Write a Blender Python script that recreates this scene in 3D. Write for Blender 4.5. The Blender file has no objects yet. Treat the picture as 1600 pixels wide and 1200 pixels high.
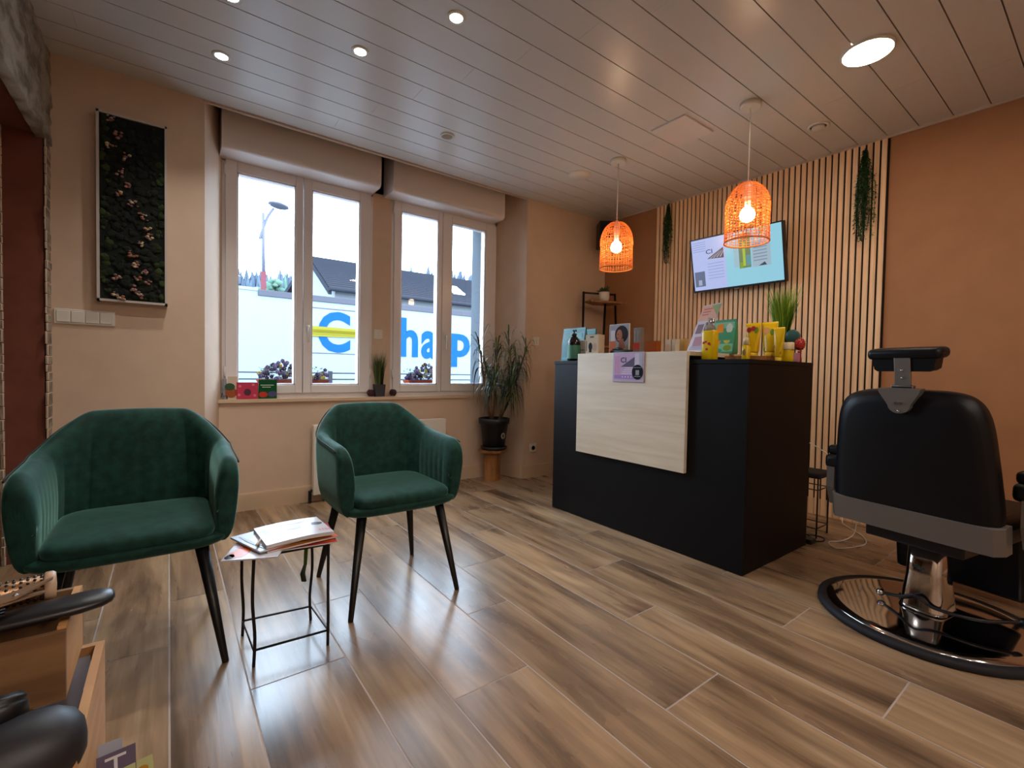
import bpy, bmesh, math, random
from mathutils import Vector, Matrix, noise
random.seed(7)
C = bpy.context.scene.collection
PI = math.pi

# ------------------------------------------------------------------ camera
cam_d = bpy.data.cameras.new('camera')
cam = bpy.data.objects.new('camera', cam_d); C.objects.link(cam)
f_px, pitch, roll, az = 720.28, 0.02691, 0.018062, 0.93079
def _lev(d):
    x, Y, z = d
    cp, sp, cr, sr = math.cos(pitch), math.sin(pitch), math.cos(roll), math.sin(roll)
    Y2 = cp*Y - sp*z; z2 = sp*Y + cp*z
    return Vector((cr*x - sr*Y2, sr*x + cr*Y2, z2))
cx_ = _lev((math.sin(az), 0, math.cos(az)))      # world X in camera frame (x right, y down, z forward)
cy_ = _lev((-math.cos(az), 0, math.sin(az)))
cz_ = _lev((0, -1, 0))
row = [Vector((cx_[i], cy_[i], cz_[i])) for i in range(3)]
m = Matrix.Identity(4)
for i in range(3):
    m[i][0] = row[0][i]; m[i][1] = -row[1][i]; m[i][2] = -row[2][i]
m[2][3] = 1.0
cam.matrix_world = m
cam_d.sensor_width = 36; cam_d.lens = f_px/1600*36
cam_d.clip_start = 0.02; cam_d.clip_end = 400
bpy.context.scene.camera = cam

# ------------------------------------------------------------------ world and view
SKY = 9.0
w = bpy.data.worlds.new('sky'); bpy.context.scene.world = w; w.use_nodes = True
bg = w.node_tree.nodes['Background']
bg.inputs[0].default_value = (0.63, 0.80, 1.0, 1); bg.inputs[1].default_value = SKY
vs = bpy.context.scene.view_settings
vs.view_transform = 'Standard'; vs.look = 'None'; vs.gamma = 1; vs.exposure = 0.95
vs.use_curve_mapping = False
def portal(x0, x1):
    d = bpy.data.lights.new('window_portal', 'AREA'); d.shape = 'RECTANGLE'
    d.size = x1-x0; d.size_y = 1.62; d.cycles.is_portal = True
    o = bpy.data.objects.new('window_portal', d); C.objects.link(o)
    o.location = ((x0+x1)/2, 3.99, 1.6); o.rotation_euler = (-PI/2, 0, 0)
portal(0.33, 1.30); portal(1.53, 2.45)

# ------------------------------------------------------------------ colour and material helpers
def lin(h):
    if not isinstance(h, str): return tuple(h)
    r = []
    for i in (0, 2, 4):
        c = int(h[i:i+2], 16)/255
        r.append(c/12.92 if c <= 0.04045 else ((c+0.055)/1.055)**2.4)
    return tuple(r)
MATS = {}
def mat(name, col, rough=0.6, metal=0.0, emit=None, estr=0, spec=0.5, sheen=0, trans=0, alpha=1, coat=0):
    if name in MATS: return MATS[name]
    M = bpy.data.materials.new(name); M.use_nodes = True
    b = M.node_tree.nodes['Principled BSDF']
    c = lin(col)
    b.inputs['Base Color'].default_value = (*c, 1)
    b.inputs['Roughness'].default_value = rough
    b.inputs['Metallic'].default_value = metal
    b.inputs['Specular IOR Level'].default_value = spec
    b.inputs['Sheen Weight'].default_value = sheen
    b.inputs['Transmission Weight'].default_value = trans
    b.inputs['Coat Weight'].default_value = coat
    if emit:
        b.inputs['Emission Color'].default_value = (*lin(emit), 1)
        b.inputs['Emission Strength'].default_value = estr
    M.diffuse_color = (*c, 1)
    MATS[name] = M
    return M
def nodes(M): return M.node_tree.nodes, M.node_tree.links, M.node_tree.nodes['Principled BSDF']
def noisy(M, col2, scale=(5, 5, 5), nscale=3, detail=6, lo=0.35, hi=0.65, bump=0, bscale=None, coord='Object', distortion=0):
    """mix a second colour in with noise and optionally bump"""
    n, l, b = nodes(M)
    tc = n.new('ShaderNodeTexCoord'); mp = n.new('ShaderNodeMapping'); mp.inputs['Scale'].default_value = scale
    l.new(tc.outputs[coord], mp.inputs['Vector'])
    no = n.new('ShaderNodeTexNoise'); no.inputs['Scale'].default_value = nscale; no.inputs['Detail'].default_value = detail
    no.inputs['Distortion'].default_value = distortion
    l.new(mp.outputs[0], no.inputs['Vector'])
    cr = n.new('ShaderNodeValToRGB')
    c1 = tuple(b.inputs['Base Color'].default_value)
    cr.color_ramp.elements[0].position = lo; cr.color_ramp.elements[0].color = c1
    cr.color_ramp.elements[1].position = hi; cr.color_ramp.elements[1].color = (*lin(col2), 1)
    l.new(no.outputs['Fac'], cr.inputs[0]); l.new(cr.outputs[0], b.inputs['Base Color'])
    if bump:
        bp = n.new('ShaderNodeBump'); bp.inputs['Strength'].default_value = bump; bp.inputs['Distance'].default_value = 0.01
        if bscale:
            n2 = n.new('ShaderNodeTexNoise'); n2.inputs['Scale'].default_value = bscale; n2.inputs['Detail'].default_value = 4
            l.new(mp.outputs[0], n2.inputs['Vector']); l.new(n2.outputs['Fac'], bp.inputs['Height'])
        else: l.new(no.outputs['Fac'], bp.inputs['Height'])
        l.new(bp.outputs[0], b.inputs['Normal'])
    return M

# walls and setting
wall_beige = noisy(mat('beige_wall_paint', 'D0B69E', 0.75), 'CBB199', nscale=1.5, bump=0.12, bscale=90)
wall_orange = noisy(mat('brown_wall_paint', 'A8764E', 0.7), 'A2714A', nscale=1.2, bump=0.1, bscale=90)
wall_red = noisy(mat('red_brown_plaster', '7A4230', 0.85), '6E3A2A', nscale=2, bump=0.15, bscale=70)
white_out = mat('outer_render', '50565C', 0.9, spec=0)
pvc = mat('white_window_frame', 'DCD6D6', 0.28)
skirt = mat('baseboard_paint', 'CDB294', 0.5)
ceil_m = mat('lacquered_ceiling_board', 'CCC8C4', 0.31, spec=0.55)
groove_m = mat('ceiling_groove', '7A5F55', 0.8)
trim_m = mat('ceiling_trim', 'BFA996', 0.4)
shutter_m = mat('shutter_box_plastic', 'D6CAC4', 0.38)
grout_m = mat('floor_grout', 'B2A49C', 0.8)
black_m = mat('black_laminate', '08080A', 0.5, spec=0.2)
blackplas = mat('black_plastic', '0D0D0E', 0.4)
white_plas = mat('white_plastic', 'D8D2C8', 0.35)
white_enam = mat('white_enamel', 'DCD3C6', 0.4)
metal_blk = mat('black_steel', '141218', 0.4, 0.3)
chrome = mat('chrome', 'C8C6C6', 0.08, 1.0)
steel = mat('brushed_steel', '8F8A84', 0.38, 0.9)
leather = noisy(mat('black_leather', '050509', 0.42, spec=0.25), '07070B', nscale=40, bump=0.06, bscale=220)
rubber = mat('black_rubber', '1A191E', 0.7, spec=0.3)

velvet = noisy(mat('green_velvet', '19423A', 0.75, sheen=0.5, spec=0.2), '12302A', nscale=6)
nodes(velvet)[2].inputs['Sheen Tint'].default_value = (0.4, 0.8, 0.7, 1)
nodes(velvet)[2].inputs['Sheen Roughness'].default_value = 0.35
velvet_dk = mat('green_piping', '0B2620', 0.8)

def glass_mat():
    M = bpy.data.materials.new('window_glass'); M.use_nodes = True
    n = M.node_tree.nodes; l = M.node_tree.links; n.clear()
    o = n.new('ShaderNodeOutputMaterial'); mx = n.new('ShaderNodeMixShader')
    t = n.new('ShaderNodeBsdfTransparent'); g = n.new('ShaderNodeBsdfGlossy'); g.inputs['Roughness'].default_value = 0.02
    t.inputs[0].default_value = (0.97, 0.985, 0.98, 1)
    fr = n.new('ShaderNodeFresnel'); fr.inputs[0].default_value = 1.4
    l.new(fr.outputs[0], mx.inputs[0]); l.new(t.outputs[0], mx.inputs[1]); l.new(g.outputs[0], mx.inputs[2])
    l.new(mx.outputs[0], o.inputs[0]); return M
glass = glass_mat()

def floor_wood():
    M = mat('wood_look_floor_tile', '8A6644', 0.38, spec=0.8)
    n, l, b = nodes(M)
    tc = n.new('ShaderNodeTexCoord'); at = n.new('ShaderNodeAttribute'); at.attribute_name = 'rnd'
    ad = n.new('ShaderNodeVectorMath'); ad.operation = 'MULTIPLY_ADD'
    ad.inputs[1].default_value = (37, 53, 0); 
    l.new(at.outputs['Color'], ad.inputs[0]); l.new(tc.outputs['Object'], ad.inputs[2])
    def mapped(s):
        mp = n.new('ShaderNodeMapping'); mp.inputs['Scale'].default_value = s; l.new(ad.outputs[0], mp.inputs['Vector']); return mp
    def nz(mp, sc, det, dist=0, rough=0.5):
        x = n.new('ShaderNodeTexNoise'); x.inputs['Scale'].default_value = sc; x.inputs['Detail'].default_value = det
        x.inputs['Distortion'].default_value = dist; x.inputs['Roughness'].default_value = rough
        l.new(mp.outputs[0], x.inputs['Vector']); return x
    big = nz(mapped((5.5, 0.9, 1)), 1.0, 4, 0.5, 0.55)       # broad tone patches
    fine = nz(mapped((30, 1.6, 1)), 1.0, 6, 0.35, 0.6)      # grain
    cr = n.new('ShaderNodeValToRGB'); e = cr.color_ramp.elements
    e[0].position = 0.30; e[0].color = (*lin('5C4836'), 1)
    e[1].position = 0.72; e[1].color = (*lin('B49A7C'), 1)
    k = e.new(0.43); k.color = (*lin('866B52'), 1)
    k = e.new(0.56); k.color = (*lin('A08364'), 1)
    l.new(big.outputs['Fac'], cr.inputs[0])
    cr2 = n.new('ShaderNodeValToRGB'); e = cr2.color_ramp.elements
    e[0].position = 0.32; e[0].color = (0.50, 0.46, 0.42, 1); e[1].position = 0.60; e[1].color = (1.08, 1.06, 1.04, 1)
    l.new(fine.outputs['Fac'], cr2.inputs[0])
    mu = n.new('ShaderNodeMix'); mu.data_type = 'RGBA'; mu.blend_type = 'MULTIPLY'; mu.inputs[0].default_value = 0.75
    l.new(cr.outputs[0], mu.inputs[6]); l.new(cr2.outputs[0], mu.inputs[7])
    # knots / streaks
    kn = nz(mapped((7, 1.1, 1)), 1.3, 3, 0.25, 0.5)
    cr3 = n.new('ShaderNodeValToRGB'); e = cr3.color_ramp.elements
    e[0].position = 0.24; e[0].color = (0.38, 0.34, 0.33, 1); e[1].position = 0.46; e[1].color = (1, 1, 1, 1)
    l.new(kn.outputs['Fac'], cr3.inputs[0])
    m2 = n.new('ShaderNodeMix'); m2.data_type = 'RGBA'; m2.blend_type = 'MULTIPLY'; m2.inputs[0].default_value = 0.85
    l.new(mu.outputs[2], m2.inputs[6]); l.new(cr3.outputs[0], m2.inputs[7])
    # per plank tone
    sep = n.new('ShaderNodeSeparateColor'); l.new(at.outputs['Color'], sep.inputs[0])
    mr = n.new('ShaderNodeMapRange'); mr.inputs[3].default_value = 0.80; mr.inputs[4].default_value = 1.12
    l.new(sep.outputs[2], mr.inputs[0])
    m3 = n.new('ShaderNodeVectorMath'); m3.operation = 'SCALE'; l.new(m2.outputs[2], m3.inputs[0]); l.new(mr.outputs[0], m3.inputs['Scale'])
    l.new(m3.outputs[0], b.inputs['Base Color'])
    bp = n.new('ShaderNodeBump'); bp.inputs['Strength'].default_value = 0.12; bp.inputs['Distance'].default_value = 0.004
    l.new(fine.outputs['Fac'], bp.inputs['Height']); l.new(bp.outputs[0], b.inputs['Normal'])
    rr = n.new('ShaderNodeMapRange'); rr.inputs[3].default_value = 0.22; rr.inputs[4].default_value = 0.34
    l.new(big.outputs['Fac'], rr.inputs[0]); l.new(rr.outputs[0], b.inputs['Roughness'])
    return M
floor_m = floor_wood()

def wood(name, c1, c2, scale, rough=0.5, lo=0.35, hi=0.65, bump=0.05):
    return noisy(mat(name, c1, rough), c2, scale=scale, nscale=1.0, detail=7, lo=lo, hi=hi, bump=bump, distortion=0.6)
slat_wood = wood('oak_slat', 'F4D0A4', 'E2B88C', (30, 60, 2.0), 0.5)
slat_back = mat('dark_felt_backing', '160806', 0.95)
pale_wood = wood('pale_ash_laminate', 'D2C6B2', 'C6B8A2', (30, 2.0, 26), 0.45, bump=0.02)
crate_wood = wood('raw_pine', '8A6844', '6E5034', (4, 40, 30), 0.6)
crate_wood2 = wood('pine_edge', 'C79862', 'B58553', (6, 6, 30), 0.55)
stool_wood = wood('stool_wood', 'A8723F', '7E5029', (20, 20, 5), 0.55)
terracotta = mat('terracotta', '5E2E24', 0.9, spec=0)

# ------------------------------------------------------------------ mesh builder
class MB:
    def __init__(s): s.bm = bmesh.new(); s.m = []; s.sm = []
    def mi(s, m):
        if m not in s.m: s.m.append(m)
        return s.m.index(m)
    def face(s, vs, m, smooth=False):
        try: f = s.bm.faces.new(vs)
        except ValueError: return None
        f.material_index = s.mi(m); f.smooth = smooth; return f
    def poly(s, pts, m, smooth=False):
        return s.face([s.bm.verts.new(p) for p in pts], m, smooth)
    def box(s, a, b, m, T=None, bev=0):
        x0, y0, z0 = a; x1, y1, z1 = b
        P = [(x0,y0,z0),(x1,y0,z0),(x1,y1,z0),(x0,y1,z0),(x0,y0,z1),(x1,y0,z1),(x1,y1,z1),(x0,y1,z1)]
        if T: P = [T @ Vector(p) for p in P]
        v = [s.bm.verts.new(p) for p in P]
        fs = [s.face([v[i] for i in q], m) for q in ((0,3,2,1),(4,5,6,7),(0,1,5,4),(1,2,6,5),(2,3,7,6),(3,0,4,7))]
        if bev:
            es = list({e for f in fs for e in f.edges})
            r = bmesh.ops.bevel(s.bm, geom=es, offset=bev, segments=3, affect='EDGES', profile=0.5)
            for f in r['faces']: f.smooth = True
        return v
    def prism(s, pts, z0, z1, m, T=None, smooth=False):
        """extrude a plan polygon (x,y) between z0 and z1"""
        T = T or Matrix.Identity(4)
        lo = [s.bm.verts.new(T @ Vector((x, y, z0))) for x, y in pts]; hi = [s.bm.verts.new(T @ Vector((x, y, z1))) for x, y in pts]
        s.face(lo[::-1], m); s.face(hi, m); n = len(pts)
        for i in range(n): s.face([lo[i], lo[(i+1)%n], hi[(i+1)%n], hi[i]], m, smooth)
    def tube(s, pts, r, m, n=8, cap=True, closed=False, smooth=True, flat=1.0):
        pts = [Vector(p) for p in pts]; N = len(pts)
        rs = r if isinstance(r, (list, tuple)) else [r]*N
        rings = []; up = None
        for i, p in enumerate(pts):
            if closed: d = pts[(i+1) % N]-pts[i-1]
            else: d = pts[min(i+1, N-1)]-pts[max(i-1, 0)]
            if d.length < 1e-9: d = Vector((0, 0, 1))
            d.normalize()
            if up is None: up = Vector((0, 0, 1)) if abs(d.z) < 0.9 else Vector((1, 0, 0))
            a = d.cross(up)
            if a.length < 1e-6: a = d.orthogonal()
            a.normalize(); b = a.cross(d).normalized(); up = b
            rings.append([s.bm.verts.new(p+a*math.cos(2*PI*k/n)*rs[i]+b*math.sin(2*PI*k/n)*rs[i]*flat) for k in range(n)])
        for i in range(N if closed else N-1):
            A = rings[i]; B = rings[(i+1) % N]
            for k in range(n): s.face([A[k], A[(k+1)%n], B[(k+1)%n], B[k]], m, smooth)
        if cap and not closed: s.face(rings[0][::-1], m); s.face(rings[-1], m)
    def lathe(s, prof, m, n=32, T=None, cap0=True, cap1=True, smooth=True, sx=1, sy=1):
        """prof: list of (r, z)"""
        T = T or Matrix.Identity(4)
        rings = [[s.bm.verts.new(T @ Vector((r*math.cos(2*PI*k/n)*sx, r*math.sin(2*PI*k/n)*sy, z))) for k in range(n)] for r, z in prof]
        for A, B in zip(rings, rings[1:]):
            for k in range(n): s.face([A[k], A[(k+1)%n], B[(k+1)%n], B[k]], m, smooth)
        if cap0: s.face(rings[0][::-1], m)
        if cap1: s.face(rings[-1], m)
    def loft(s, rings, m, closed=True, cap=True, smooth=True, mfun=None):
        R = [[s.bm.verts.new(p) for p in r] for r in rings]
        n = len(R[0])
        for i, (A, B) in enumerate(zip(R, R[1:])):
            for k in range(n if closed else n-1):
                s.face([A[k], A[(k+1)%n], B[(k+1)%n], B[k]], mfun(i, k) if mfun else m, smooth)
        if cap: s.face(R[0][::-1], m); s.face(R[-1], m)
    def ico(s, c, r, m, sub=1, squash=(1,1,1), jit=0):
        k = bmesh.ops.create_icosphere(s.bm, subdivisions=sub, radius=1)
        ix = s.mi(m); fs = set()
        for v in k['verts']:
            q = v.co.copy(); j = 1+jit*(noise.noise(q*2.3+Vector(c)*31))
            v.co = Vector((c[0]+q.x*r*squash[0]*j, c[1]+q.y*r*squash[1]*j, c[2]+q.z*r*squash[2]*j))
            fs.update(v.link_faces)
        for f in fs: f.material_index = ix; f.smooth = True
    def text(s, body, m, T, size=1.0, fit=None, depth=0, bold=0.0, align='LEFT'):
        """flat lettering in the local XY plane, placed by T; fit = (width, height)"""
        cu = bpy.data.curves.new('t', 'FONT'); cu.body = body; cu.size = size; cu.offset = bold; cu.extrude = depth
        cu.align_x = align; cu.resolution_u = 4
        o = bpy.data.objects.new('t', cu); C.objects.link(o)
        dg = bpy.context.evaluated_depsgraph_get(); me = bpy.data.meshes.new_from_object(o.evaluated_get(dg))
        vs_ = [v.co.copy() for v in me.vertices]
        if fit and vs_:
            x0 = min(v.x for v in vs_); x1 = max(v.x for v in vs_); y0 = min(v.y for v in vs_); y1 = max(v.y for v in vs_)
            for v in vs_: v.x = (v.x-x0)/(x1-x0)*fit[0]; v.y = (v.y-y0)/(y1-y0)*fit[1]
        nv = [s.bm.verts.new(T @ v) for v in vs_]
        for p in me.polygons: s.face([nv[i] for i in p.vertices], m)
        bpy.data.objects.remove(o); bpy.data.curves.remove(cu); bpy.data.meshes.remove(me)
    def build(s, name, parent=None, label=None, sub=0, loc=None, fix=True, props=None):
        if fix: bmesh.ops.recalc_face_normals(s.bm, faces=s.bm.faces[:])
        me = bpy.data.meshes.new(name); s.bm.to_mesh(me); s.bm.free()
        for m in s.m: me.materials.append(m)
        o = bpy.data.objects.new(name, me); C.objects.link(o)
        if parent: o.parent = parent
        if label: o['label'] = label
        if loc is not None: o.location = loc
        if sub:
            md = o.modifiers.new('sub', 'SUBSURF'); md.levels = sub; md.render_levels = sub
        if props:
            for k, v in props.items(): o[k] = v
        return o
def thing(name, label, cat, loc=(0,0,0), rz=0, group=None):
    o = bpy.data.objects.new(name, None); C.objects.link(o); o.empty_display_size = 0.05
    o.location = loc; o.rotation_euler = (0, 0, rz); o['label'] = label; o['category'] = cat
    if group: o['group'] = group
    return o
def tag(o, label, cat, group=None, kind=None):
    o['label'] = label; o['category'] = cat
    if group: o['group'] = group
    if kind: o['kind'] = kind
    return o
def struct(o): o['kind'] = 'structure'; return o
def dup(root, loc, rz=None, label=None, group=None):
    r = root.copy(); C.objects.link(r); r.location = loc
    if rz is not None: r.rotation_euler = (0, 0, rz)
    if label: r['label'] = label
    if group: r['group'] = group
    def kids(a, b):
        for ch in list(a.children):
            c = ch.copy(); C.objects.link(c); c.parent = b; kids(ch, c)
    kids(root, r)
    return r
def TR(x=0, y=0, z=0, rx=0, ry=0, rz=0):
    return Matrix.Translation((x, y, z)) @ Matrix.Rotation(rz, 4, 'Z') @ Matrix.Rotation(ry, 4, 'Y') @ Matrix.Rotation(rx, 4, 'X')
# frames that stand a flat XY drawing upright:
FACE_MX = Matrix(((0,0,-1,0),(-1,0,0,0),(0,1,0,0),(0,0,0,1)))   # faces -X ; local x -> -Y, local y -> Z
FACE_MY = Matrix(((1,0,0,0),(0,0,-1,0),(0,1,0,0),(0,0,0,1)))    # faces -Y ; local x -> X, local y -> Z

# ================================================================== SETTING
# floor ------------------------------------------------------------
def build_floor():
    mb = MB(); lay = mb.bm.loops.layers.float_color.new('rnd')
    X = [-2.4, -2.2, -1.91, -1.70, -1.41, -1.21, -0.92, -0.72, -0.43, -0.22, -0.0, 0.20, 0.49, 0.69, 0.98, 1.187, 1.478, 1.685, 1.96, 2.23, 2.52, 2.73, 3.02, 3.30, 3.51, 3.80, 4.0]
    offs = {0.20: 0.397, 0.49: 0.83, 0.69: 1.195, 0.98: 0.395, 1.187: 0.797, 1.478: 1.195, 1.685: 0.405, 1.96: 0.80, 2.23: 0.0}
    g = 0.0026
    for a, b in zip(X, X[1:]):
        o = offs.get(a, random.choice([0, .4, .8])+random.uniform(-.02, .02)); y = o-4.8
        while y < 3.7:
            y0, y1 = max(y, -2.7), min(y+1.2, 3.7)
            if y1 > y0:
                f = mb.poly([(a+g, y0+g, 0), (b-g, y0+g, 0), (b-g, y1-g, 0), (a+g, y1-g, 0)], floor_m)
                c = (random.random(), random.random(), random.random(), 1)
                for lp in f.loops: lp[lay] = c
            y += 1.2
    mb.poly([(-2.4, -2.7, -0.0012), (4, -2.7, -0.0012), (4, 3.7, -0.0012), (-2.4, 3.7, -0.0012)], grout_m)
    mb.box((-2.4, -2.7, -0.08), (4.0, 3.7, -0.0014), grout_m)
    return struct(mb.build('floor', fix=False))
build_floor()

# ceiling ----------------------------------------------------------
def build_ceiling():
    mb = MB(); p = 0.1585; g = 0.0028; y = 3.39; k = 0
    while y > -2.7:
        joints = sorted([-0.49+((k*1.37) % 2.6), -0.49+((k*1.37) % 2.6)+2.6])
        xs = [-0.69]+[j for j in joints if -0.4 < j < 3.8]+[4.0]
        for a, b in zip(xs, xs[1:]):
            mb.box((a+0.0006, y-p+g, 2.6), (b-0.0006, y-g, 2.608), ceil_m, bev=0.0)
        y -= p; k += 1
    mb.box((-0.69, -2.7, 2.607), (4.0, 3.39, 2.66), groove_m)
    return struct(mb.build('ceiling'))
build_ceiling()

# window wall with splayed recess ------------------------------------
mb = MB()
mb.prism([(-0.9,3.38),(0.175,3.38),(0.290,3.72),(0.290,3.79),(0.355,3.79),(0.355,3.95),(-0.9,3.95)], -0.02, 2.95, wall_beige)
mb.prism([(2.66,3.38),(3.95,3.38),(3.95,3.95),(2.42,3.95),(2.42,3.79),(2.55,3.79),(2.55,3.72)], -0.02, 2.95, wall_beige)
mb.box((0.2,3.655,-0.02),(2.6,3.95,0.752), wall_beige)
mb.box((0.2,3.80,0.752),(2.6,3.95,0.83), white_out)
mb.box((1.33,3.72,0.752),(1.49,3.80,2.95), wall_beige)
mb.box((1.275,3.79,0.752),(1.555,3.95,2.95), white_out)
mb.box((0.2,3.72,2.43),(2.6,3.95,2.95), wall_beige)
mb.box((0.1,3.36,2.80),(2.7,3.95,2.95), wall_beige); mb.box((-0.9,3.15,2.661),(4.15,3.39,2.95), wall_beige)  # last block is unseen, added above the ceiling to stop sky light leaking in
for xa, xb in ((0.35, 0.356), (2.4195, 2.425)): mb.box((xa,3.792,0.83),(xb,3.952,2.45), white_out)
struct(mb.build('wall_back'))
# right wall, turned 2.4 degrees
WA = Vector((3.722, 3.38, 0)); WB = Vector((3.978, -2.6, 0)); WD = (WB-WA).normalized(); WN = Vector((WD.y, -WD.x, 0))
if WN.x > 0: WN = -WN
def on_wall(y, z, off=0.0):
    t = (WA.y-y)/(WA.y-WB.y); p = WA.lerp(WB, t)+WN*off; return Vector((p.x, p.y, z))
mb = MB()
mb.prism([(3.722,3.38),(3.978,-2.7),(4.15,-2.7),(4.15,3.6),(3.722,3.6)], -0.02, 2.75, wall_orange)
struct(mb.build('wall_right'))
mb = MB(); mb.box((-2.4,-2.8,-0.02),(4.15,-2.7,2.75), wall_beige); struct(mb.build('wall_rear'))
mb = MB(); mb.box((-2.5,-2.8,-0.02),(-2.4,3.5,2.75), wall_beige); mb.box((-2.4,3.38,-0.02),(-0.9,3.5,2.75), wall_red); mb.box((-2.5,-2.8,2.66),(-0.69,3.5,2.75), wall_beige)
struct(mb.build('wall_outer'))
# left wall with wide stone-faced opening
stone = noisy(mat('whitewashed_stone', 'A09688', 0.9), '6E6254', scale=(1,0.8,1.2), nscale=11, detail=5, lo=0.4, hi=0.62, bump=0.9, bscale=16)
mb = MB()
mb.box((-0.655,-2.7,-0.02),(-0.505,0.9,2.66), wall_beige)
mb.box((-0.655,0.9,2.14),(-0.505,3.30,2.66), wall_red)
mb.box((-0.655,3.285,-0.02),(-0.505,3.40,2.66), wall_red)
# stone facing: irregular courses, standing proud, ragged at the opening
rnd = random.Random(3)
ny, nz = 150, 34
G = []
for iy in range(ny+1):
    y = 0.9+2.477*iy/ny; col = []
    for iz in range(nz+1):
        u = iz/nz; z = 2.122+0.012*noise.noise(Vector((y*9, 3.1, 0)))*(1-u)+(2.6-2.122)*u
        q = Vector((0, y*7, z*9)); dx = 0.010*noise.noise(q)+0.006*noise.noise(q*2.7)-0.006*(1 if (z*11+0.4*math.sin(y*9)) % 1 < 0.10 else 0)
        col.append((-0.489+dx, y, z))
    G.append([(-0.53, y, col[0][2]-0.002)]+col)
mb.loft(G, stone, closed=False, cap=False)
z = 0.0
while z < 2.13:
    h = rnd.uniform(0.035, 0.07)
    mb.box((-0.500, 3.283-rnd.uniform(0.0, 0.022), z), (-0.491+rnd.uniform(-0.004, 0.003), 3.377, z+h-0.002), stone, bev=0.004)
    mb.box((-0.660, 3.283-rnd.uniform(0.0, 0.022), z), (-0.645, 3.377, z+h-0.002), stone, bev=0.004)
    z += h
struct(mb.build('wall_left'))

# trim at ceiling edge, baseboards, sill -------------------------------
mb = MB(); mb.box((0.165,3.375,2.588),(2.67,3.397,2.604), trim_m); struct(mb.build('trim_1'))
mb = MB(); mb.prism([(3.722-0.012,3.38),(3.968-0.012,-2.6),(3.978,-2.6),(3.722,3.38)], 2.585, 2.6, trim_m); struct(mb.build('trim_2'))
def skirting(name, segs, h=0.115, t=0.014):
    mb = MB()
    for (a, b) in segs:
        a = Vector((*a, 0)); b = Vector((*b, 0)); d = (b-a).normalized(); n = Vector((d.y, -d.x, 0))*t
        mb.prism([(a.x, a.y), (b.x, b.y), (b.x+n.x, b.y+n.y), (a.x+n.x, a.y+n.y)], 0, h, skirt)
        n2 = n*0.55
        mb.prism([(a.x, a.y), (b.x, b.y), (b.x+n2.x, b.y+n2.y), (a.x+n2.x, a.y+n2.y)], h, h+0.006, skirt)
    struct(mb.build(name))
skirting('baseboard_back', [((-0.49,3.38),(0.176,3.38)),((0.176,3.38),(0.268,3.655)),((0.262,3.655),(2.572,3.655)),((2.571,3.655),(2.66,3.38)),((2.646,3.38),(3.722,3.38))])
skirting('baseboard_right', [((3.722,3.38),(3.978,-2.6))])
mb = MB(); mb.prism([(0.262,3.635),(2.578,3.635),(2.55,3.72),(2.55,3.80),(0.29,3.80),(0.29,3.72)], 0.752, 0.776, skirt); struct(mb.build('trim_3'))

# windows --------------------------------------------------------------
def window(name, x0, x1, seam, panes, zb=0.80, zt=2.43):
    y = 3.72
    root = bpy.data.objects.new(name, None); C.objects.link(root); root['kind'] = 'structure'; root.location = ((x0+x1)/2, y, zb)
    ox = (x0+x1)/2
    L = lambda p: (p[0]-ox, p[1]-y, p[2]-zb)
    def B(mb, a, b, m, bev=0.0): mb.box(L(a), L(b), m, bev=bev)
    mb = MB(); fw = 0.032
    B(mb, (x0,y,zb-0.024), (x1,y+0.07,zb+fw*0.5), pvc)
    B(mb, (x0,y,zt-fw), (x1,y+0.07,zt), pvc)
    B(mb, (x0,y,zb), (x0+fw,y+0.07,zt), pvc); B(mb, (x1-fw,y,zb), (x1,y+0.07,zt), pvc)
    mb.build('window_frame', root)
    for i, (a, b, ga, gb) in enumerate(((x0+fw*0.6, seam-0.002, panes[0], panes[1]), (seam+0.002, x1-fw*0.6, panes[2], panes[3]))):
        mb = MB(); yf = y-0.016; yb = y+0.05; z0 = zb+0.012; z1 = zt-0.015; g0 = 0.872; g1 = 2.335
        B(mb, (a,yf,z0), (ga,yb,z1), pvc, 0.004); B(mb, (gb,yf,z0), (b,yb,z1), pvc, 0.004)
        B(mb, (ga,yf,z0), (gb,yb,g0), pvc, 0.004); B(mb, (ga,yf,g1), (gb,yb,z1), pvc, 0.004)
        # inner glazing bead
        e = 0.010
        for q0, q1 in (((ga,yf+0.008,g0),(ga+e,yb,g1)), ((gb-e,yf+0.008,g0),(gb,yb,g1)), ((ga,yf+0.008,g0),(gb,yb,g0+e)), ((ga,yf+0.008,g1-e),(gb,yb,g1))): B(mb, q0, q1, pvc)
        cs = mb.build('casement', root)
        mb = MB(); mb.poly([L((ga+e,y+0.02,g0+e)), L((gb-e,y+0.02,g0+e)), L((gb-e,y+0.02,g1-e)), L((ga+e,y+0.02,g1-e))], glass); mb.build('glass', cs)
        if i == 1:
            mb = MB(); hx = a+0.028; B(mb, (hx-0.013,yf-0.012,1.27), (hx+0.013,yf,1.345), white_plas, 0.003)
            mb.tube([L((hx,yf-0.012,1.31)), L((hx,yf-0.045,1.31)), L((hx,yf-0.05,1.30)), L((hx,yf-0.05,1.19))], [0.008,0.008,0.008,0.007], white_plas, 8)
            mb.build('handle', cs)
    mb = MB()
    for hx in (x0+0.016, x1-0.016):
        for hz in (0.93, 2.30): mb.tube([L((hx,y-0.012,hz)), L((hx,y-0.012,hz+0.07))], 0.007, pvc, 8)
    mb.build('hinge', root)
window('window_1', 0.290, 1.330, 0.803, (0.378, 0.752, 0.862, 1.225))
window('window_2', 1.490, 2.550, 1.960, (1.572, 1.922, 2.055, 2.420))

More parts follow.
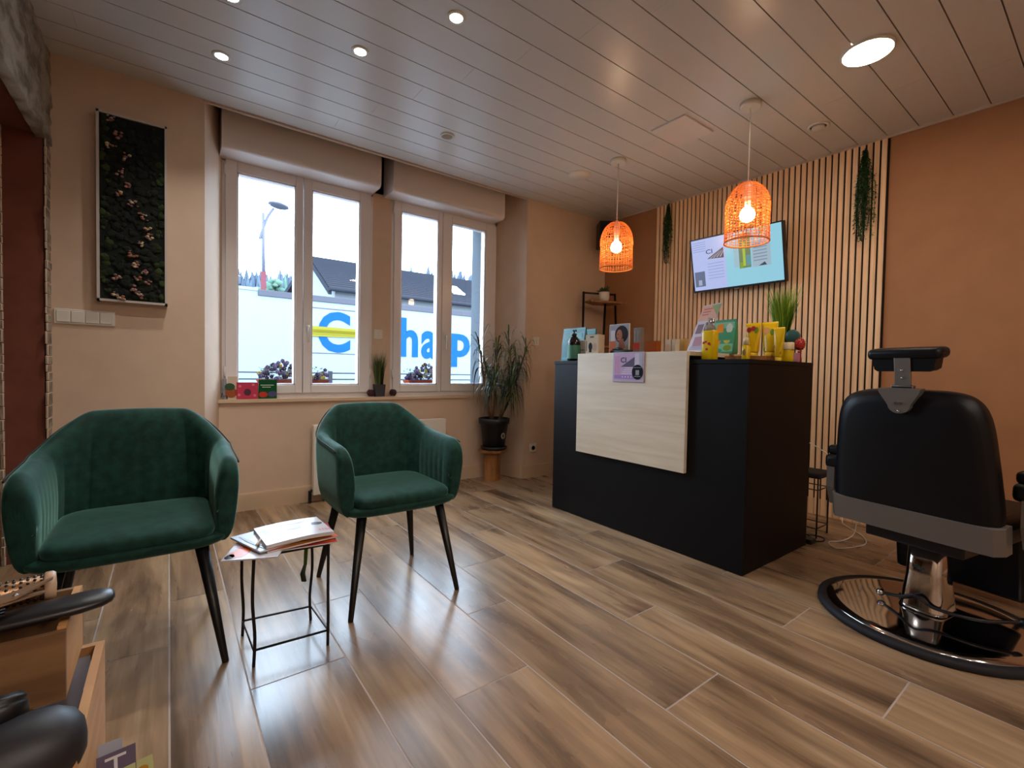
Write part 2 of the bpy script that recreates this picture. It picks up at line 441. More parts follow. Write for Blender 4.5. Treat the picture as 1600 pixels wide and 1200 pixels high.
# ================================================================== THINGS ON THE WINDOW WALL
def shutter_box(x0, x1, label):
    mb = MB(); z0 = 2.405; r = 0.035; yf = 3.505
    prof = [(3.72, z0), (yf+r, z0)]+[(yf+r-r*math.sin(a), z0+r-r*math.cos(a)) for a in [PI/2*k/6 for k in range(1, 7)]]+[(yf, 2.795), (3.72, 2.795)]
    mb.loft([[(x, p[0], p[1]) for p in prof] for x in (x0, x0+0.004, x1-0.004, x1)], shutter_m, smooth=False)
    o = mb.build('roller_shutter_box'); tag(o, label, 'shutter box', 'roller shutter boxes above the windows')
shutter_box(0.272, 1.318, 'beige roller shutter box above the left window')
shutter_box(1.418, 2.492, 'beige roller shutter box above the right window')

# radiator
t = thing('radiator', 'flat white panel radiator on wall behind the right green armchair', 'radiator', (1.400, 3.60, 0))
mb = MB(); mb.box((-0.55,-0.035,0.06),(0.545,0.02,0.58), white_enam, bev=0.006)
mb.build('panel', t)
for x in (-0.35, 0.35): mb = MB(); mb.box((x-0.02,0.02,0.15),(x+0.02,0.054,0.5), steel); mb.build('bracket', t)
for x in (-0.445, 0.445): mb = MB(); mb.box((x-0.015,-0.02,0.0),(x+0.015,0.01,0.062), white_enam); mb.build('foot', t)
mb = MB(); mb.tube([(-0.55,0,0.09),(-0.565,0,0.09),(-0.565,0,0.0)], 0.012, blackplas, 10); mb.build('valve', t)

# switches & sockets
t = thing('light_switch', 'long four gang white switch plate below the moss picture', 'light switch', (-0.361, 3.38, 1.25))
mb = MB(); mb.box((-0.122,-0.008,-0.040),(0.122,0,0.040), white_plas, bev=0.003); mb.build('plate', t)
for k in range(4):
    mb = MB(); mb.box((-0.112+k*0.057,-0.013,-0.030),(-0.112+k*0.057+0.052,-0.006,0.030), white_plas, bev=0.002); mb.build('rocker', t)
def small_switch(loc, label):
    t = thing('light_switch', label, 'light switch', loc)
    mb = MB(); mb.box((-0.037,-0.009,-0.04),(0.037,0,0.04), white_plas, bev=0.003); mb.build('plate', t)
    for k in (-1, 1):
        mb = MB(); mb.box((k*0.015-0.013,-0.013,-0.024),(k*0.015+0.013,-0.008,0.024), white_enam, bev=0.002); mb.build('rocker', t)
small_switch((1.383, 3.72, 1.286), 'white double switch on narrow pier between the windows')
small_switch((2.787, 3.38, 1.292), 'white switch on the wall right of the windows above socket')
t = thing('wall_socket', 'white wall socket low on wall beside the plant stool', 'socket', (2.773, 3.38, 0.28))
mb = MB(); mb.box((-0.04,-0.010,-0.04),(0.04,0,0.04), white_plas, bev=0.003); mb.build('plate', t)
mb = MB(); mb.lathe([(0.021,0.0),(0.021,0.004),(0.018,0.004),(0.017,-0.0),(0.001,-0.0)], mat('socket_well','6A5A50',0.5), 20, TR(0,-0.0105,0,rx=PI/2)); mb.build('socket_well', t, label='round dark recess of the socket')

# moss picture ---------------------------------------------------------
t = thing('moss_picture', 'tall framed dark green moss picture with pale pink flowers', 'picture', (-0.158, 3.345, 1.85))
W, H = 0.152, 0.507
fr = mat('white_frame', 'BDB2AA', 0.5)
mb = MB()
for a, b in (((-W,-0.02,-H),(-W+0.012,0.034,H)), ((W-0.012,-0.02,-H),(W,0.034,H)), ((-W,-0.02,-H),(W,0.034,-H+0.012)), ((-W,-0.02,H-0.012),(W,0.034,H))): mb.box(a, b, fr)
mb.build('frame', t)
moss = [noisy(mat('moss_%d' % i, c, 0.95), c2, nscale=60, bump=0.8, bscale=120) for i, (c, c2) in enumerate((('1C2814','0C120A'),('304212','162209'),('121A12','080C08'),('465820','20300E')))]
mb = MB(); mb.box((-W+0.012,-0.008,-H+0.012),(W-0.012,0.03,H-0.012), moss[2])
r2 = random.Random(5)
for k in range(520):
    x = r2.uniform(-W+0.022, W-0.022); z = r2.uniform(-H+0.022, H-0.022); r = r2.choice([0.007, 0.010, 0.014, 0.019])
    edge = abs(x) > 0.1
    m_ = r2.choice([moss[1], moss[3], moss[0]]) if edge else r2.choice([moss[0], moss[2], moss[2], moss[0]])
    mb.ico((x, -0.010, z), r, m_, 2, (1, 0.5, 1), 0.5)
mb.build('moss', t)
mb = MB(); fl = [mat('flower_pink','A37A6C',0.8), mat('flower_cream','B9AC82',0.8), mat('flower_rust','8C5A42',0.8), mat('flower_mauve','7A5560',0.8)]
path = [(-0.09,0.47),(-0.07,0.40),(-0.10,0.33),(-0.03,0.28),(-0.05,0.20),(-0.02,0.14),(-0.06,0.08),(0.0,0.04),(0.04,-0.02),(0.06,-0.08),(0.07,-0.13),(0.03,-0.17),(0.0,-0.24),(0.01,-0.30),(0.05,-0.33),(0.02,-0.37),(0.06,-0.39),(-0.07,-0.38),(0.0,-0.43),(0.03,-0.46),(-0.08,-0.47),(-0.05,-0.49)]
for (x, z) in path:
    mb = MB()
    for j in range(8):
        mb.ico((x+r2.gauss(0,0.009), -0.020-r2.random()*0.006, z+r2.gauss(0,0.009)), r2.uniform(0.005,0.011), r2.choice(fl), 1, (1,0.6,0.8))
    mb.build('dried_flower', t)

# sill items ------------------------------------------------------------
def card_box(name, label, cat, x0, x1, y0, y1, z0, z1, body, draw, group=None, back=None):
    """box-like pack whose -Y face carries coloured artwork; draw(mb, W, H, T)"""
    t = MB(); t.box((0,0,0), (x1-x0, y1-y0, z1-z0), body)
    if draw: draw(t, x1-x0, z1-z0, Matrix.Translation((0,-0.0006,0)) @ FACE_MY)
    o = t.build(name, loc=(x0, y0, z0), fix=False); tag(o, label, cat, group); return o
def disc(mb, T, cx, cy, rx, ry, m, n=20, z=0.0, a0=0, a1=2*PI):
    pts = [T @ Vector((cx+rx*math.cos(a0+(a1-a0)*k/n), cy+ry*math.sin(a0+(a1-a0)*k/n), z)) for k in range(n)]
    mb.poly(pts, m)
def rect(mb, T, x0, y0, x1, y1, m, z=0.0): mb.poly([T @ Vector(p) for p in ((x0,y0,z),(x1,y0,z),(x1,y1,z),(x0,y1,z))], m)
def d1(mb, W, H, T):
    rect(mb, T, 0.003, 0.10, W-0.003, H-0.003, mat('card_cream','CBB9A6',0.5)); disc(mb, T, W*0.35, 0.045, 0.035, 0.035, mat('pumpkin','9A4A1E',0.5), z=0.0006)
    disc(mb, T, W*0.2, 0.085, 0.03, 0.025, mat('leafgreen','2A4A2A',0.5), z=0.0009)
card_box('booklet', 'cream booklet with orange fruit, leftmost on the window sill', 'booklet', 0.322, 0.378, 3.672, 3.676, 0.776, 0.932, mat('card_cream','CBB9A6',0.5), d1)
def d2(mb, W, H, T):
    rect(mb, T, 0.004, 0.004, W-0.004, H-0.004, mat('card_pink','C2405A',0.45)); disc(mb, T, W*0.5, 0.048, 0.022, 0.024, mat('berry','4A2038',0.5), z=0.0006)
    for q in ((0.02,0.09),(0.1,0.1),(0.015,0.03),(0.11,0.025)): disc(mb, T, q[0], q[1], 0.009, 0.009, mat('card_pink2','DA7A8A',0.5), z=0.0006)
card_box('booklet', 'pink booklet with dark berry in the middle on window sill', 'booklet', 0.372, 0.503, 3.660, 3.664, 0.776, 0.892, mat('card_crimson','A83048',0.5), d2)
def d3(mb, W, H, T):
    rect(mb, T, 0.0, 0.0, W, H, mat('card_green','16502E',0.4)); rect(mb, T, 0.012, H-0.042, W-0.02, H-0.037, mat('print_pale','C8D8B8',0.5), 0.0006); rect(mb, T, 0.022, H-0.056, W-0.04, H-0.051, MATS['print_pale'], 0.0006)
    disc(mb, T, W*0.25, 0.03, 0.028, 0.02, mat('tomato','C0301C',0.4), z=0.0006); disc(mb, T, W*0.75, 0.033, 0.03, 0.02, mat('plum','4A4A72',0.4), z=0.0006)
card_box('booklet', 'green booklet with tomato and plum, rightmost on window sill', 'booklet', 0.506, 0.622, 3.664, 3.672, 0.776, 0.912, mat('card_green','16502E',0.4), d3)
mb = MB(); mb.box((0,0,0),(0.022,0.03,0.14), mat('grey_bracket','8E9094',0.5), bev=0.003); mb.tube([(0.004,0.0,0.02),(-0.008,-0.012,0.02)],0.007,steel,8)
tag(mb.build('window_stop', loc=(0.294,3.682,0.776)), 'small grey bracket standing at left end of window sill', 'bracket')

# blades of grass
def grass(mb, n, r0, h, spread, mats, rr, w=0.004, droop=0.0, base=0.0):
    for k in range(n):
        a = rr.uniform(0, 2*PI); q = rr.random()**0.5*r0; hh = h*rr.uniform(0.6, 1.0)
        dx = math.cos(a)*spread*rr.uniform(0.2, 1); dy = math.sin(a)*spread*rr.uniform(0.2, 1)
        b0 = Vector((math.cos(a)*q, math.sin(a)*q, base)); m_ = rr.choice(mats); wv = Vector((-math.sin(a+0.6), math.cos(a+0.6), 0))*w
        pts = []
        for i in range(6):
            s = i/5; pts.append(b0+Vector((dx*s**2, dy*s**2, hh*(s-droop*s**3))))
        vs_ = []
        for i, p in enumerate(pts):
            ww = wv*(1-(i/5)**1.6*0.95); vs_.append((mb.bm.verts.new(p-ww), mb.bm.verts.new(p+ww)))
        for A, B in zip(vs_, vs_[1:]): mb.face([A[0], A[1], B[1], B[0]], m_, True)
leaf_g = [mat('grass_mid','3F6418',0.6), mat('grass_light','6E8A24',0.6), mat('grass_dark','24400F',0.6)]
leaf_d = [mat('sill_grass_mid','3A4A1C',0.6), mat('sill_grass_light','56662A',0.6), mat('sill_grass_dark','1E2A12',0.6)]
t = thing('potted_grass', 'tall artificial grass in dark square pot between the windows', 'plant', (1.385, 3.685, 0.776))
mb = MB(); mb.loft([[(sx*s, sy*s*0.8, z) for sx, sy in ((-1,-1),(1,-1),(1,1),(-1,1))] for z, s in ((0,0.036),(0.10,0.042),(0.10,0.037),(0.08,0.036))], mat('slate_pot','35333C',0.6), smooth=False); mb.build('pot', t)
mb = MB(); grass(mb, 170, 0.03, 0.31, 0.055, leaf_d, random.Random(2), 0.003, base=0.08); mb.build('grass_blades', t, fix=False)
cone_m = mat('pine_cone', '4A1E1C', 0.7)
def pine_cone(x, label):
    mb = MB(); rr = random.Random(int(x*100))
    mb.ico((0,0,0.030), 0.024, cone_m, 2, (1,1,1.1))
    for k in range(60):
        z = -0.9+1.8*k/59; a = k*2.4; r = math.sqrt(max(0, 1-z*z))
        c = Vector((math.cos(a)*r*0.026, math.sin(a)*r*0.026, 0.030+z*0.028)); mb.ico(c, 0.0065, cone_m, 1, (1,1,0.6))
    tag(mb.build('pine_cone', loc=(x, 3.675, 0.7775)), label, 'pine cone', 'pine cones on the sill')
pine_cone(1.312, 'dark red pine cone left of the grass pot on sill'); pine_cone(1.500, 'dark red pine cone right of the grass pot on sill')

# ================================================================== CEILING FITTINGS
lamp_white = mat('led_white', 'FFFFFF', 0.5, emit='FFEAD2', estr=32)
led_fill = mat('led_added_fill', 'FFFFFF', 0.5, emit='FFF0E4', estr=85)  # glow of the added fill panels behind the camera
spot_white = mat('spot_white', 'FFFFFF', 0.5, emit='F6FFFA', estr=16)
def downlight(x, y, label):
    t = thing('ceiling_downlight', label, 'downlight', (x, y, 2.6), group='small round downlights by the window')
    mb = MB(); mb.lathe([(0.028,-0.001),(0.030,-0.006),(0.042,-0.004),(0.044,0.0)], white_plas, 28, cap0=False, cap1=False); mb.build('bezel', t)
    mb = MB(); mb.lathe([(0.0285,-0.0015),(0.0285,-0.004),(0.001,-0.005)], spot_white, 24); mb.build('lens', t)
    d = bpy.data.lights.new('downlight_beam', 'SPOT'); d.energy = 16; d.color = (1.0, 0.96, 0.90); d.spot_size = math.radians(110); d.spot_blend = 0.8; d.shadow_soft_size = 0.03
    o = bpy.data.objects.new('downlight_beam', d); C.objects.link(o); o.parent = t; o.location = (0, 0, -0.012)
downlight(0.220, 2.853, 'lit downlight nearest the moss picture, leftmost on the ceiling')
downlight(0.776, 2.373, 'lit downlight above the gap between the green armchairs')
downlight(1.047, 1.879, 'lit downlight farthest right of the small spots, with starry glare')
downlight(0.218, 2.375, 'lit downlight half cut off by the top edge of the picture')
def round_panel(x, y, r, lit, label, lm=lamp_white):
    t = thing('ceiling_light', label, 'ceiling light', (x, y, 2.6))
    mb = MB(); mb.lathe([(r+0.006,0.0),(r+0.006,-0.010),(r,-0.013),(r-0.002,-0.012)], white_plas, 48, cap0=False, cap1=False); mb.build('rim', t)
    mb = MB(); mb.lathe([(r,-0.004),(r-0.001,-0.0125),(0.001,-0.0135)], lm if lit else white_enam, 48); mb.build('diffuser', t)
round_panel(2.742, 0.822, 0.102, True, 'large round lit led panel above the barber chair')
round_panel(2.662, 2.716, 0.082, False, 'unlit round white panel near pendant lamp and corner')
round_panel(0.35, -0.75, 0.102, True, 'added round fill panel nearest behind the camera, out of view', led_fill)  # this and the next three panels are unseen, added to brighten the room
round_panel(1.4, -0.75, 0.102, True, 'added round fill panel in the middle behind the camera, out of view', led_fill)
round_panel(2.7, -0.9, 0.102, True, 'added round fill panel near brown wall behind the camera, out of view')
round_panel(0.9, -1.9, 0.102, True, 'added round fill panel at back of the salon, out of view', led_fill)
def vent(x, y, r, label, dark):
    t = thing('ceiling_vent', label, 'vent', (x, y, 2.6))
    mb = MB(); mb.lathe([(r,0),(r,-0.006),(r*0.93,-0.009),(r*0.76,-0.009),(r*0.74,0.0)], white_plas, 36, cap0=False, cap1=False); mb.build('rim', t)
    mb = MB()
    if dark: mb.lathe([(r*0.58,-0.002),(r*0.60,-0.016),(r*0.5,-0.021),(0.001,-0.022)], white_plas, 30); mb.lathe([(r*0.75,-0.001),(0.001,-0.001)], blackplas, 30, cap0=False)
    else:
        mb.lathe([(r*0.76,-0.004),(0.001,-0.004)], mat('vent_grille','86807C',0.6), 30)
        for k in range(-3, 4):
            c = math.sqrt(1-(k/4)**2)*r*0.74; mb.box((-c, k*r*0.19-0.001, -0.007), (c, k*r*0.19+0.001, -0.004), white_plas)
    mb.build('grille', t)
vent(1.526, 2.838, 0.048, 'small round grey vent above the right window', False)
vent(3.325, 1.245, 0.062, 'round white air vent above the slat panel', True)
mb = MB(); mb.box((-0.16,-0.125,-0.012),(0.16,0.125,0), mat('hatch_white','D6CCC8',0.4), bev=0.003)
tag(mb.build('ceiling_hatch', loc=(2.70,1.81,2.6)), 'square white access hatch in ceiling between the two pendants', 'hatch')

# pendants ---------------------------------------------------------------
def rattan():
    M = bpy.data.materials.new('orange_rattan'); M.use_nodes = True; n = M.node_tree.nodes; l = M.node_tree.links; n.clear()
    o = n.new('ShaderNodeOutputMaterial'); mx = n.new('ShaderNodeMixShader'); mx.inputs[0].default_value = 0.55
    d = n.new('ShaderNodeBsdfDiffuse'); t_ = n.new('ShaderNodeBsdfTranslucent')
    d.inputs[0].default_value = (*lin('DDA468'), 1); t_.inputs[0].default_value = (*lin('F8AA58'), 1)
    l.new(d.outputs[0], mx.inputs[1]); l.new(t_.outputs[0], mx.inputs[2]); l.new(mx.outputs[0], o.inputs[0]); return M
rattan_m = rattan()
bulb_m = mat('bulb_glow', 'FFFFFF', 0.5, emit='FFDDB0', estr=36)
def pendant(x, y, label, zb=1.79, H=0.35, R=0.121, rot=0):
    t = thing('pendant_lamp', label, 'lamp', (x, y, 2.6), rot, 'woven pendant lamps above the counter')
    zb -= 2.6
    mb = MB(); mb.lathe([(0.0,-0.028),(0.052,-0.028),(0.058,-0.022),(0.058,0.0)][1:], white_plas, 32); mb.build('canopy', t)
    mb = MB(); mb.tube([(0,0,-0.02),(0.002,0,-0.2),(0,0.001,zb+H+0.0)], 0.0035, white_plas, 8); mb.build('cord', t)
    rr = random.Random(int(x*1000+y*77))
    def prof(u):    # u 0 bottom..1 top
        z = u*H
        if u < 0.5: return R*(1-0.03*math.sin(u*PI)), z
        v = (u-0.5)/0.5; return R*math.sqrt(max(0.0, 1-v**2.3*0.985)), z
    mb = MB(); NV = 36
    for k in range(NV):
        a0 = 2*PI*k/NV+rr.uniform(-.03, .03); ph = rr.uniform(0, 6.28); am = rr.uniform(0.004, 0.02); pts = []
        for i in range(19):
            u = i/18; r, z = prof(u); a = a0+am*math.sin(u*7+ph); rq = r+0.0012*math.sin(i*PI+k*PI)
            pts.append((rq*math.cos(a), rq*math.sin(a), zb+z))
        if k % 3: pts = pts[:rr.choice([16, 17, 19])]
        mb.tube(pts, 0.0021, rattan_m, 5, cap=False)
    for j in range(23):
        u0 = 0.01+0.96*j/22+rr.uniform(-.014, .014); ph = rr.uniform(0, 6.28); am = rr.uniform(0.001, 0.006); pts = []
        for i in range(48):
            a = 2*PI*i/48; u = min(0.995, max(0, u0+am*math.sin(a*rr.choice([2, 2])+ph))); r, z = prof(u)
            pts.append(((r+0.001)*math.cos(a), (r+0.001)*math.sin(a), zb+z))
        mb.tube(pts, 0.0021, rattan_m, 5, closed=True)
    for u, rr_ in ((0.0, 0.004), (0.012, 0.003)):
        r, z = prof(u); mb.tube([(r*math.cos(2*PI*i/48), r*math.sin(2*PI*i/48), zb+z) for i in range(48)], rr_, rattan_m, 6, closed=True)
    mb.build('woven_shade', t)
    mb = MB(); mb.lathe([(0.006,zb+H+0.01),(0.022,zb+H-0.005),(0.024,zb+H-0.09),(0.018,zb+H-0.11),(0.018,zb+H-0.145)], white_plas, 20); mb.build('socket', t)
    mb = MB(); zc = zb+H-0.19
    pr = [(0.015, zc+0.050), (0.022, zc+0.041), (0.034, zc+0.027)]+[(0.042*math.cos(a), zc+0.042*math.sin(a)) for a in [math.radians(d) for d in range(30, -90, -15)]]+[(0.001, zc-0.042)]
    mb.lathe(pr, bulb_m, 24); mb.build('bulb', t)
pendant(2.707, 2.350, 'woven orange pendant lamp nearer the corner shelf')
pendant(2.745, 1.388, 'woven orange pendant lamp hanging in front of the television', rot=1.0)

# ================================================================== SLAT WALL, TV, IVY
t = thing('slat_panel', 'floor to ceiling panel of vertical oak slats on brown wall', 'wall panel', tuple(on_wall(1.87, 0, 0)))
T0 = Matrix.Translation(-on_wall(1.87, 0, 0))
yA, yB = 2.745, 1.0
def wall_box(mb, ya, yb, z0, z1, o0, o1, m):
    P = [on_wall(ya, 0, o0), on_wall(yb, 0, o0), on_wall(yb, 0, o1), on_wall(ya, 0, o1)]
    mb.prism([(p.x-T0c.x, p.y-T0c.y) for p in P], z0, z1, m)
T0c = on_wall(1.87, 0, 0)
mb = MB(); wall_box(mb, yA, yB, 0.0, 2.583, 0.0005, 0.010, slat_back); mb.build('backing', t)
mb = MB(); n_s = 44; pt = (yA-yB)/n_s
for k in range(n_s): wall_box(mb, yA-k*pt, yA-k*pt-pt*0.70, 0.0, 2.583, 0.010, 0.022, slat_wood)
mb.build('slats', t)

# television: long axis along the wall, leaning forward at the top
ct = on_wall(1.93, 1.925, 0.155)
t = thing('television', 'flat black framed television tilted forward on the slat wall', 'television', tuple(ct))
u_ = WD.copy()                                  # toward the camera side (decreasing y)
upv = Vector((0, 0, 1)); tilt = math.radians(13)
nrm = (WN*math.cos(tilt)-upv*math.sin(tilt)).normalized(); vv = (upv*math.cos(tilt)+WN*math.sin(tilt)).normalized()
TV = Matrix(((u_.x, vv.x, nrm.x, 0), (u_.y, vv.y, nrm.y, 0), (u_.z, vv.z, nrm.z, 0), (0, 0, 0, 1)))
W, H = 0.365, 0.222
mb = MB(); mb.box((-W,-H,-0.05),(W,H,0.0), blackplas, TV, bev=0.004)
for a, b in (((-W,-H,0),(-W+0.010,H,0.004)), ((W-0.010,-H,0),(W,H,0.004)), ((-W,-H,0),(W,-H+0.016,0.004)), ((-W,H-0.010,0),(W,H,0.004))): mb.box(a, b, blackplas, TV)
mb.box((-0.02,-H-0.008,-0.006),(0.02,-H+0.002,0.003), steel, TV)
mb.build('housing', t)
def scr(name, c, e=0.55): return mat(name, '101010', 0.25, emit=c, estr=e)
mb = MB()
mb.poly([TV @ Vector(p) for p in ((-W+0.01,-H+0.016,0.001),(W-0.01,-H+0.016,0.001),(W-0.01,H-0.01,0.001),(-W+0.01,H-0.01,0.001))], scr('screen_lilac','A9B4E0'))
def srect(x0, y0, x1, y1, m, z=0.0015): mb.poly([TV @ Vector((x, y, z)) for x, y in ((x0,y0),(x1,y0),(x1,y1),(x0,y1))], m)
srect(-0.07, -H+0.016, W-0.01, H-0.01, scr('screen_cyan','8CC4D6'))
srect(-0.345, -0.175, -0.255, -0.05, scr('screen_photo_grey','5C6480'), 0.002); srect(-0.315, -0.165, -0.285, -0.12, scr('screen_photo_light','98A2B8'), 0.0025)
mb.poly([TV @ Vector(p) for p in ((-0.225,0.045,0.002),(-0.085,0.035,0.002),(-0.085,0.12,0.002))], scr('screen_logo_brown','5A4A50'))
for k in range(4):
    f = 0.15+0.2*k; mb.poly([TV @ Vector(p) for p in ((-0.225+0.14*f,0.046,0.0025),(-0.225+0.14*f+0.012,0.046,0.0025),(-0.10+0.01*k,0.10+0.004*k,0.0025))], scr('screen_logo_light','A8A4B4'))
mb.text('CI', scr('screen_ink','2A2A44'), TV @ Matrix.Translation((-0.232,0.085,0.002)), fit=(0.055,0.035), bold=0.01)
for k in range(5): srect(-0.345, 0.185-k*0.018, -0.23, 0.191-k*0.018, scr('screen_text','8E98C8'))
for k in range(6): srect(-0.225, 0.0-k*0.024, -0.09, 0.006-k*0.024, scr('screen_text','8E98C8'))
srect(-0.005, -0.06, 0.03, 0.14, scr('screen_grey','98B4C0'), 0.002)
srect(0.035, -0.075, 0.125, 0.19, scr('screen_photo_leaf','6E7E5A'), 0.002); srect(0.065, -0.06, 0.085, 0.12, scr('screen_photo_stem','A4B848'), 0.0025)
srect(0.04, -0.073, 0.065, -0.03, scr('screen_photo_green2','7C9A2C'), 0.0025); srect(0.09, -0.06, 0.123, 0.02, scr('screen_photo_teal','5E8E96'), 0.0025)
for q in ((0.06,0.165),(0.09,0.18),(0.078,0.15),(0.11,0.16)): srect(q[0]-0.008, q[1]-0.008, q[0]+0.008, q[1]+0.008, scr('screen_red','C84A3A'), 0.0027)
srect(0.135, -0.08, 0.27, 0.12, scr('screen_panel_grey','9AAEBC'), 0.002)
for k in range(6): srect(0.145, 0.085-k*0.024, 0.245, 0.092-k*0.024, scr('screen_panel_ink','7686A0'), 0.0025)
mb.poly([TV @ Vector(p) for p in ((0.18,-0.075,0.0026),(0.24,-0.075,0.0026),(0.225,-0.05,0.0026))], scr('screen_ink2','3C4458'))
srect(0.20, 0.165, 0.235, 0.212, scr('screen_leaf2','5E9A70'), 0.002)
mb.build('screen', t, label='lit screen with CI logo and photos', fix=False)
mb = MB(); c0 = on_wall(1.93, 1.93, 0.022)-ct; mb.box((-0.06,-0.1,0.0),(0.06,0.1,0.02), metal_blk, Matrix.Translation(c0) @ Matrix(((u_.x,0,WN.x,0),(u_.y,0,WN.y,0),(0,1,0,0),(0,0,0,1))))
mb.tube([c0, Vector((0,0,0))-nrm*0.05], 0.02, metal_blk, 10); mb.build('wall_mount', t)

def ivy(y, z1, z0, w, label, seed):
    p = on_wall(y, z1, 0.03); t = thing('hanging_plant', label, 'plant', tuple(p), group='artificial trailing plants on the slats')
    rr = random.Random(seed); mb = MB(); st = MB()
    gm = [mat('ivy_mid','2C5820',0.7), mat('ivy_light','44702A',0.7), mat('ivy_dark','1A3616',0.7)]
    L = z1-z0
    for k in range(34):
        ln = L*rr.uniform(0.45, 1.0) if k > 3 else L; ox = rr.gauss(0, w*0.36)*1.0; pts = []
        for i in range(12):
            s = i/11; sw = math.sin(min(1, s*1.6)*PI*0.5); pts.append(Vector((-0.012-0.03*sw*rr.random(), ox*sw+rr.gauss(0,0.003), -ln*s)))
        st.tube(pts, 0.0014, gm[2], 4, cap=False)
        for i in range(int(ln/0.007)):
            s = rr.random(); j = min(10, int(s*11)); c = pts[j].lerp(pts[j+1], s*11-j); a = rr.uniform(0, 2*PI); l_ = rr.uniform(0.012, 0.026)
            d = Vector((math.cos(a)*0.8, math.sin(a), rr.uniform(-1.2, 0.1))).normalized()*l_; sd = d.cross(Vector((0,0,1))).normalized()*0.0042
            if c.x+d.x > 0.005: d.x = -abs(d.x)
            mb.poly([c, c+d*0.5+sd, c+d, c+d*0.5-sd], rr.choice(gm))
    st.build('stems', t); mb.build('leaves', t, fix=False)
    h = MB(); h.tube([(0.008,0,0.01),(-0.012,0,0.01),(-0.012,0,0.0)], 0.003, metal_blk, 6); h.build('hook', t)
ivy(1.125, 2.54, 1.93, 0.075, 'green trailing plant hanging near right edge of slat panel', 4)
ivy(2.612, 2.57, 2.03, 0.07, 'green trailing plant hanging at left edge of slat panel', 9)

# speaker
t = thing('wall_speaker', 'small black speaker mounted high in the corner', 'speaker', (3.50, 3.17, 2.37), math.radians(-35))
mb = MB(); mb.box((-0.085,-0.08,-0.125),(0.085,0.08,0.125), blackplas, bev=0.01); mb.build('cabinet', t)
mb = MB(); mb.box((-0.077,-0.086,-0.117),(0.077,-0.08,0.117), mat('speaker_cloth','0A0909',0.95), bev=0.002); mb.build('grille', t)
mb = MB(); mb.tube([(0,0.08,0),(0.02,0.15,0),(0.03,0.235,0.0)], 0.012, blackplas, 8); mb.build('bracket', t)

# corner shelf and succulent
t = thing('corner_shelf', 'dark metal corner shelf stand with a small wood shelf', 'shelf', (3.48, 3.18, 0))
mb = MB(); mb.tube([(-0.20,0.07,1.79),(0.165,-0.01,1.80)], 0.010, metal_blk, 6); mb.build('top_rail', t)
for nm, a, b in (('leg',(-0.20,0.07,1.80),(-0.27,0.0,0.0)), ('leg',(0.165,-0.01,1.81),(0.215,-0.10,0.0)), ('leg',(0.015,-0.02,1.72),(0.03,0.05,0.0))):
    mb = MB(); mb.tube([a, b], 0.012, metal_blk, 6); mb.build(nm, t)
mb = MB(); mb.prism([(-0.205,-0.04),(0.165,-0.165),(0.15,0.05),(-0.02,0.12),(-0.19,0.06)], 1.690, 1.708, stool_wood); mb.build('shelf_board', t)
for z, s in ((1.25, 1.12), (0.8, 1.2)):
    mb = MB(); mb.prism([(-0.205*s,-0.04),(0.165*s,-0.165*s),(0.15*s,0.05),(-0.02,0.12),(-0.19*s,0.06)], z, z+0.018, stool_wood); mb.build('shelf_board', t)
t = thing('potted_succulent', 'small spiky succulent in a white pot on corner shelf', 'plant', (3.455, 3.14, 1.708))
mb = MB(); mb.lathe([(0.035,0),(0.048,0.02),(0.052,0.06),(0.049,0.092),(0.044,0.092),(0.043,0.08)], white_enam, 28); mb.build('pot', t)
mb = MB(); rr = random.Random(8)
for k in range(42):
    a = k*2.4; e = 0.25+0.9*k/42; l_ = rr.uniform(0.05, 0.085); d = Vector((math.cos(a)*math.cos(e), math.sin(a)*math.cos(e), math.sin(e)))
    mb.tube([(0,0,0.085), Vector((0,0,0.085))+d*l_*0.5, Vector((0,0,0.085))+d*l_], [0.006,0.006,0.0008], mat('succulent','2A3A26',0.6), 5)
mb.build('leaves', t)

# ================================================================== RECEPTION COUNTER
t = thing('reception_counter', 'black reception counter with a pale wood front panel', 'counter', (2.66, 1.83, 0))
ox, oy = 2.66, 1.83
def CB(mb, a, b, m, bev=0.0): mb.box((a[0]-ox, a[1]-oy, a[2]), (b[0]-ox, b[1]-oy, b[2]), m, bev=bev)
mb = MB(); CB(mb, (2.285,1.124,0.003), (2.303,2.542,1.060), black_m, 0.001); mb.build('front_panel', t)
mb = MB(); CB(mb, (2.3035,1.124,0.003), (3.036,1.142,1.060), black_m, 0.001); mb.build('side_panel', t)
mb = MB(); CB(mb, (2.3035,2.524,0.003), (3.036,2.542,1.060), black_m, 0.001); mb.build('side_panel', t)
mb = MB(); CB(mb, (2.281,1.120,1.0605), (3.04,2.546,1.083), black_m, 0.0015); mb.build('top', t)
mb = MB(); CB(mb, (2.40,1.5,1.0835), (2.95,2.22,1.105), black_m); mb.build('riser', t)
mb = MB(); CB(mb, (2.255,1.444,0.460), (2.280,2.277,1.130), pale_wood, 0.0015); mb.build('wood_panel', t, label='pale wood grain front panel')
mb = MB(); CB(mb, (2.2805,1.444,1.106), (3.04,2.277,1.130), pale_wood, 0.0015); mb.build('wood_shelf', t, label='pale wood raised shelf top')

